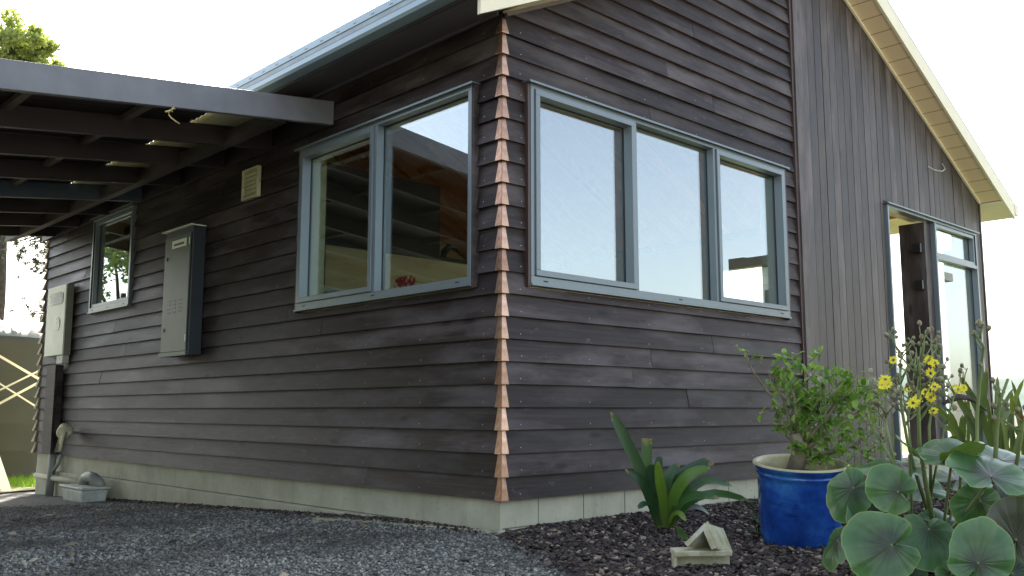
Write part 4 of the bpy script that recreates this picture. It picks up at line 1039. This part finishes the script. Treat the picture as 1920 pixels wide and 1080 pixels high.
LV = [ # px, py, dia, D, normal(right,up,toward), tip direction, material, cup
 (1672, 1022, 136, 3.15, (-.10, .35, 1.0), 192, 'round', .22), (1684, 922, 92, 3.35, (.05, .25, 1), 155, 'round', .15),
 (1742, 992, 118, 3.30, (-.05, 1.0, .75), 265, 'round', -.30), (1834, 1056, 128, 3.05, (.05, .30, 1), 60, 'round', .22),
 (1905, 1012, 118, 3.15, (-.45, .15, 1), 80, 'roundpurple', .35), (1838, 940, 90, 3.35, (-.15, .10, 1), 250, 'round', -.1),
 (1784, 856, 112, 3.45, (-.15, .93, .26), 95, 'round', .35), (1800, 850, 84, 3.4, (-.1, .8, -.5), 95, 'round', .2), (1858, 892, 150, 3.20, (.10, .93, .30), 80, 'round', .25),
 (1880, 862, 125, 3.6, (.18, .93, .26), 70, 'round', .25), (1712, 846, 70, 3.45, (.62, .75, .10), 120, 'round', .3),
 (1600, 915, 100, 3.55, (-.55, .35, .45), 215, 'round', -.1), (1655, 968, 96, 3.5, (-.1, .55, .9), 170, 'round', .1),
 (1570, 1012, 84, 3.5, (-.8, .5, .1), 235, 'round', -.2), (1785, 1076, 70, 3.1, (0, .5, 1), 300, 'round', .1),
 (1690, 872, 120, 3.75, (-.1, 1, .05), 140, 'round', .12), (1795, 900, 100, 3.7, (0, .9, .25), 60, 'round', .1),
 (1760, 985, 90, 3.65, (.2, .8, .5), 20, 'round', .1), (1730, 915, 110, 3.9, (.1, .9, .35), 95, 'round', .1),
 (1898, 1075, 110, 3.25, (-.1, .6, .8), 10, 'round', .15), (1880, 940, 90, 3.75, (0, .7, .7), 330, 'roundpurple', .15),
 (1640, 895, 100, 3.85, (-.3, .9, .2), 170, 'round', .1), (1700, 1070, 90, 3.5, (0, .7, .8), 250, 'round', .1),
 (1850, 1000, 90, 3.5, (0, .8, .5), 200, 'round', .1), (1630, 940, 86, 3.7, (-.4, .6, .6), 200, 'round', .0)]
for i, (a, b, c_, D, n3, nd, mt, cu) in enumerate(LV): round_leaf(a, b, c_, D, n3, nd, mt, cu, seed=i)
def flower(par, p, face, rad=.026):
    rad *= .82; mb = MB(); face = face.normalized(); a = face.orthogonal().normalized(); b = face.cross(a); k0 = random.uniform(0, 1)
    for k in range(11):
        q = 2 * math.pi * (k + k0) / 11; d = a * math.cos(q) + b * math.sin(q) + face * random.uniform(-.25, .25); leafquad(mb, p + d * .005, d, face, rad * random.uniform(.8, 1.1), .010, 0, random.random(), .05)
    ob = mb.build('flower', 'petal', par)
    mb2 = None
def head(mb, p, r_):
    vs = []; n_ = 7
    for (f, z) in ((.35, -1), (.95, -.35), (1, .3), (.5, .95)):
        for k in range(n_): q = 2 * math.pi * k / n_; vs.append(p + Vector((f * r_ * math.cos(q), f * r_ * math.sin(q), z * r_ * 1.25)) + rv() * r_ * .15)
    mb.add(vs, [(i * n_ + k, i * n_ + (k + 1) % n_, (i + 1) * n_ + (k + 1) % n_, (i + 1) * n_ + k) for i in range(3) for k in range(n_)] + [tuple(range(3 * n_, 4 * n_)), tuple(reversed(range(n_)))])
def fstalk(path, D, w0, nbr, spread, up_, fl, seed, heads=True):
    rs = random.Random(seed); pts = [at(x, y, D + .06 * math.sin(i + seed)) for i, (x, y) in enumerate(path)]
    mb = MB(); n_ = len(pts); mb.tube(pts, [w0 * (1 - .5 * i / (n_ - 1)) for i in range(n_)], 7, 0, .5)
    hd = []
    for k in range(nbr):
        t_ = .45 + .55 * rs.random(); f = t_ * (n_ - 1); i = min(int(f), n_ - 2); base = pts[i].lerp(pts[i + 1], f - i)
        L = spread * rs.uniform(.5, 1.1) * (1.25 - .5 * t_); d = (RT * rs.uniform(-1, 1) + FW * rs.uniform(-.6, .6) + UP * rs.uniform(.5, 1.3)).normalized()
        mid = base + d * L * .55; end = mid + (d + Vector((0, 0, .3)) + rv() * .25).normalized() * L * .5
        mb.tube([base, mid, end], [.0035, .0025, .002], 5, 0, .4)
        for e in range(rs.randint(1, 2)):
            q = end + rv() * .022; mb.tube([mid.lerp(end, .7), q], [.0018, .0015], 4, 0, .4); hd.append((q, rs.uniform(.0055, .010)))
    o = mb.build('flower_stalk', 'stalk', lg, smooth=True)
    for q, r_ in hd[:24]:
        h_ = MB(); head(h_, q, r_); h_.build('seed_head', 'seedhead', o, smooth=True)
    for (x, y, r_) in fl: flower(o, at(x, y, D - .05), (CAM - at(x, y, D)).normalized() + rv() * .5 + Vector((0, 0, .3)), r_)
fstalk([(1750, 980), (1735, 900), (1724, 830), (1722, 760), (1724, 690), (1728, 650)], 3.6, .010, 16, .13, 1, [(1712, 755, .026), (1720, 748, .02), (1742, 675, .022), (1752, 680, .018), (1752, 725, .026), (1745, 745, .02)], 1)
fstalk([(1740, 960), (1715, 880), (1700, 820), (1690, 760), (1688, 700), (1690, 660)], 3.7, .008, 16, .12, 1, [(1660, 712, .024), (1664, 720, .022), (1675, 675, .016)], 2)
fstalk([(1745, 960), (1745, 880), (1742, 800), (1752, 740), (1765, 690), (1755, 655)], 3.75, .007, 14, .11, 1, [(1745, 700, .024), (1750, 770, .02), (1790, 728, .018), (1735, 735, .018)], 3)
fstalk([(1700, 930), (1675, 860), (1662, 800), (1660, 750), (1668, 690)], 3.65, .007, 10, .10, 1, [(1655, 722, .02)], 4)
fstalk([(1690, 900), (1665, 850), (1645, 815), (1632, 790)], 3.6, .007, 5, .06, 1, [], 5)
fstalk([(1830, 960), (1832, 880), (1832, 780), (1838, 700), (1845, 650), (1826, 620)], 3.45, .008, 5, .07, 1, [], 6)
fstalk([(1865, 900), (1868, 820), (1872, 760), (1890, 710)], 3.5, .010, 6, .08, 1, [], 7)
fstalk([(1900, 900), (1915, 820), (1925, 760)], 3.4, .008, 4, .08, 1, [], 8)
fstalk([(1745, 930), (1760, 850), (1775, 790), (1790, 740), (1810, 715)], 3.7, .005, 10, .10, 1, [(1798, 730, .02), (1806, 728, .016)], 9)
fstalk([(1735, 940), (1710, 860), (1702, 790), (1712, 720), (1718, 660)], 3.8, .006, 14, .12, 1, [(1702, 730, .018)], 10)
# white fluffy heads left
for i, (x, y, D, r_) in enumerate(((1636, 716, 3.8, .022), (1650, 720, 3.8, .016), (1671, 768, 3.75, .016), (1656, 770, 3.78, .012), (1538, 712, 4.5, .017), (1548, 716, 4.5, .014), (1632, 694, 3.8, .01))):
    p = at(x, y, D); s_ = MB(); s_.tube([p, p + Vector((rng.uniform(-.02, .02), 0, -.10)), p + Vector((.02, .02, -.26))], [.002, .002, .0025], 5); st_ = s_.build('seed_stalk', 'stalk', lg); h_ = MB()
    for k in range(46):
        d = rv(); h_.bar(p + d * r_ * .3, p + d * r_, .0022)
    h_.build('fluffy_head', 'fluff', st_)

# ------------------------------------------------------------------ flax at the right edge
fb_ = Vector((2.9, -1.25, .02)); fb_ = at(1880, 900, 5.6); fb_.z = .02
fx = thing('flax_clump', 'clump of upright sword shaped flax leaves at the right edge behind the round leaves', 'plant', tuple(fb_))
rs = random.Random(5)
for i in range(46):
    bx_ = rs.uniform(1810, 1990); tx = bx_ + rs.gauss(0, 34) + (bx_ - 1885) * .35; ty = rs.uniform(700, 800) + (30 if bx_ < 1830 else 0); D = 5.6 + rs.uniform(-.35, .4)
    q = [at(bx_ * .6 + 1880 * .4, 905, D), at(bx_ * .85 + tx * .15, 850, D), at((bx_ + tx) / 2, 800 * .5 + ty * .5 + 10, D), at(tx, ty, D + rs.uniform(-.1, .1))]
    mb = MB(); blade(mb, q, rs.uniform(.020, .040), 0, rs.random(), (CAM - q[0]).normalized() + rv() * .5, False, .3); mb.build('leaf', 'flaxrust' if rs.random() < .14 else 'flaxleaf', fx, smooth=True)
for (a, b) in (((1825, 872), (1752, 757)), ((1838, 880), (1808, 775)), ((1850, 870), (1790, 738)), ((1870, 870), (1800, 705)), ((1790, 880), (1805, 778)), ((1815, 880), (1850, 690))):
    D = 5.0; mid = ((a[0] + b[0]) / 2 + 6, (a[1] + b[1]) / 2 - 6); mb = MB(); q = [at(*a, D), at(*mid, D), at(*b, D)]; blade(mb, q, .040, 0, rs.random() * .5, (CAM - q[0]).normalized() + rv() * .3, False, .2); mb.build('leaf', 'flaxleaf', fx, smooth=True)
mb = MB(); pts = [at(x, y, 4.9) for x, y in ((1768, 757), (1782, 750), (1798, 744), (1815, 746), (1832, 755), (1850, 770))]
mb.tube(pts, [.008, .014, .018, .014, .007, .004], 8, 0); 
for k in range(30):
    i = random.randint(0, 3); p = pts[i].lerp(pts[i + 1], random.random()); mb.bar(p, p + Vector((random.uniform(-.006, .006), 0, .035)), .0015)
mb.build('seed_pod', 'barkdark', fx, label='curved dark brown drooping seed spike')
# terracotta bowl behind the leaves
bc = at(1822, 862, 4.7); mb = MB(); mb.lathe([(.05, -.08), (.10, -.03), (.115, .01), (.108, .01), (.09, -.03), (.001, -.05)], bc, 28)
# ------------------------------------------------------------------ trees
def tree(name, label, base, h, crown_c, crown_r, n, leaf, mat, seed, lsz=(.08, .16), cat='tree', clumps=26, limbs=9):
    rs = random.Random(seed); base = Vector(base); crown_c = Vector(crown_c)
    t_ = thing(name, label, cat, tuple(base)); mb = MB()
    mb.tube([base, base.lerp(crown_c, .4) + rv() * .15, crown_c], [.16 * h / 5, .11 * h / 5, .05 * h / 5], 9)
    cm = MB()
    for c in range(clumps):
        d = rv(); rr = rs.uniform(.35, 1.0); cc = crown_c + Vector((d.x * crown_r[0], d.y * crown_r[1], d.z * crown_r[2])) * rr; cs = rs.uniform(.22, .42) * min(crown_r)
        if c < limbs: mb.tube([base.lerp(crown_c, .55 + .3 * rs.random()), crown_c.lerp(cc, .5) + rv() * .1, cc], [.05 * h / 5, .03 * h / 5, .012 * h / 5], 6)
        tone = rs.random()
        for k in range(n // clumps):
            e = rv() * cs * rs.random() ** .45; e.z *= .7; leafquad(cm, cc + e, rv(), rv(), rs.uniform(*lsz), rs.uniform(*lsz) * .5, 0, min(1, max(0, tone * .6 + rs.random() * .4)))
    mb.build('trunk', 'barkdark', t_, smooth=True); cm.build('crown', mat, t_); return t_
tc1 = at(15, 95, 19); tree('broadleaf_tree', 'round bushy tree, sunlit yellow green, showing above the carport beam', (tc1.x, tc1.y, -.42), 8, tc1, (1.1, 1.1, .66), 13000, 1, 'treeleaf', 3, (.06, .12), clumps=60, limbs=3)
# pine: layered drooping branches
def pine():
    b = at(135, 900, 16.5); b = Vector((b.x, b.y, -.42)); t_ = thing('pine_tree', 'dark open pine tree with drooping branches seen between carport and far wall', 'tree', tuple(b)); rs = random.Random(11)
    mb = MB(); top = b + Vector((0, 0, 6.0)); mb.tube([b, b + Vector((.1, 0, 3)), top], [.16, .12, .05], 9); cm = MB()
    for i in range(34):
        z = rs.uniform(2.6, 5.6); a = rs.uniform(0, 6.28); L = rs.uniform(.7, 1.5); p = b + Vector((0, 0, z)); d = Vector((math.cos(a), math.sin(a), .35))
        if i % 3 == 0: d = -RT * 1.0 + FW * rs.uniform(-.4, .4) + Vector((0, 0, rs.uniform(0, .5)))
        pts = [p]
        for s_ in range(5): pts.append(pts[-1] + d.normalized() * L / 5); d = d + rv() * .25 + Vector((0, 0, -.12))
        mb.tube(pts, [.035, .03, .024, .018, .012, .006], 5)
        for s_ in range(16):
            k = rs.randint(2, 5); q = pts[k]; e = q + (rv() + Vector((0, 0, .1))) * rs.uniform(.1, .3); mb.tube([q, e], [.006, .004], 4)
            for n_ in range(26):
                dd = rv(); cm.bar(e + rv() * .03, e + dd * rs.uniform(.05, .12), .006, .006, 0, rs.random())
    mb.build('trunk', 'barkdark', t_, smooth=True); cm.build('crown', 'pineleaf', t_)
pine()
tree('yard_tree', 'spreading tree across the yard, mirrored low in the side windows', (-10.5, 17.5, -.42), 6, (-10.5, 17.5, 2.6), (3.6, 3.0, 1.5), 9000, 1, 'treeleaf', 21, (.10, .2), clumps=44)
tree('yard_tree', 'taller tree across the yard, mirrored in the small far window', (-7.0, 24.5, -.42), 8, (-7.0, 24.5, 4.2), (3.0, 3.0, 2.6), 8000, 1, 'pineleaf', 22, (.12, .22), clumps=40)
hg = thing('shade_hedge', 'tall green foliage screen added to darken the side wall, mirrored faintly in its windows', 'shade_hedge', (-9.0, 5, zg(-9, 5)))  # foliage screen added out of frame to cut skylight on the side wall
mb = MB(); rs = random.Random(31)
for i in range(16000):
    y = rs.uniform(-3.5, 9.5); x = -9.0 + rs.gauss(0, .45); zt_ = 5.0 + .5 * math.sin(y * .9) + .35 * math.sin(y * 2.3 + 1); z = zt_ * rs.random() ** .8
    leafquad(mb, Vector((x, y, z - .2)), rv(), rv(), rs.uniform(.18, .34), rs.uniform(.10, .2), 0, rs.random())
mb.build('foliage', 'pineleaf', hg)
for k in range(4):
    mb = MB(); mb.tube([(-9.0, -2.5 + k * 3, zg(-9, k * 3) - .1), (-9.0, -2.4 + k * 3, 3.6)], [.07, .03], 7); mb.build('trunk', 'barkdark', hg)
# grass tufts on the sunlit patch
mb = MB()
for i in range(1500):
    px = rng.uniform(-60, 88); D = rng.uniform(12.6, 15.5); p = at(px, 890, D); p.z = zg(p.x, p.y) + .01
    h = rng.uniform(.05, .16); d = Vector((rng.normal(0, .35), rng.normal(0, .35), 1)).normalized(); s = d.cross(FW).normalized() * .007
    mb.face([p - s, p + s, p + d * h], 0, rng.random())
g = mb.build('grass', 'grass'); g['kind'] = 'stuff'; tag(g, 'bright sunlit grass tufts beyond the far end of the house', 'grass')
# ------------------------------------------------------------------ neighbouring house mirrored in the gable window
nb = thing('neighbour_house', 'cream weatherboard building with dark flat roof, mirrored in the right pane of the gable window', 'house', (15, -4.5, 0))
mb = MB()
for k in range(20): mb.hexa([(13, -6.75, k * .18 - .02), (18, -6.75, k * .18 - .02), (18, -4.6, k * .18 - .02), (13, -4.6, k * .18 - .02)], [(13.03, -6.72, k * .18 + .158), (18, -6.72, k * .18 + .158), (18, -4.6, k * .18 + .158), (13.03, -4.6, k * .18 + .158)])
mb.build('wall', 'neigh', nb)
mb = MB(); mb.box(12.8, 18.2, -6.5, -4.4, 3.6, 3.78); mb.build('roof', 'neigh_roof', nb)
mb = MB(); mb.box(12.9, 13.4, -6.9, -6.51, 3.3, 3.82); mb.build('chimney', 'neigh_roof', nb)
mb = MB(); mb.box(12.95, 12.995, -6.1, -5.3, 1.8, 3.1); mb.build('window', 'darkint', nb)
# ornament on the partition, red flowers on the inside sill
mb = MB(); o_ = Vector((3.38, 4.55, 2.42)); mb.tube([o_ + Vector((-.12, 0, .02)), o_ + Vector((-.10, 0, .12)), o_ + Vector((-.02, 0, .20)), o_ + Vector((.08, 0, .20)), o_ + Vector((.13, 0, .15))], [.05, .045, .035, .025, .012], 8)
mb.box(o_.x - .3, o_.x + .25, o_.y - .04, o_.y + .04, 2.421, 2.47)
tag(mb.build('ornament', 'black', loc=o_, smooth=False), 'black curved ornament standing on the cream partition indoors', 'ornament')
fo = Vector((.10, 1.05, 1.47)); mb = MB()
for i in range(60): leafquad(mb, fo + Vector((rng.uniform(-.03, .03), rng.uniform(-.10, .10), rng.uniform(0, .09))), rv(), rv(), .03, .025, 0, random.random())
tag(mb.build('red_flowers', 'red', loc=fo), 'small bunch of red flowers on the inside sill of the side window', 'flowers')
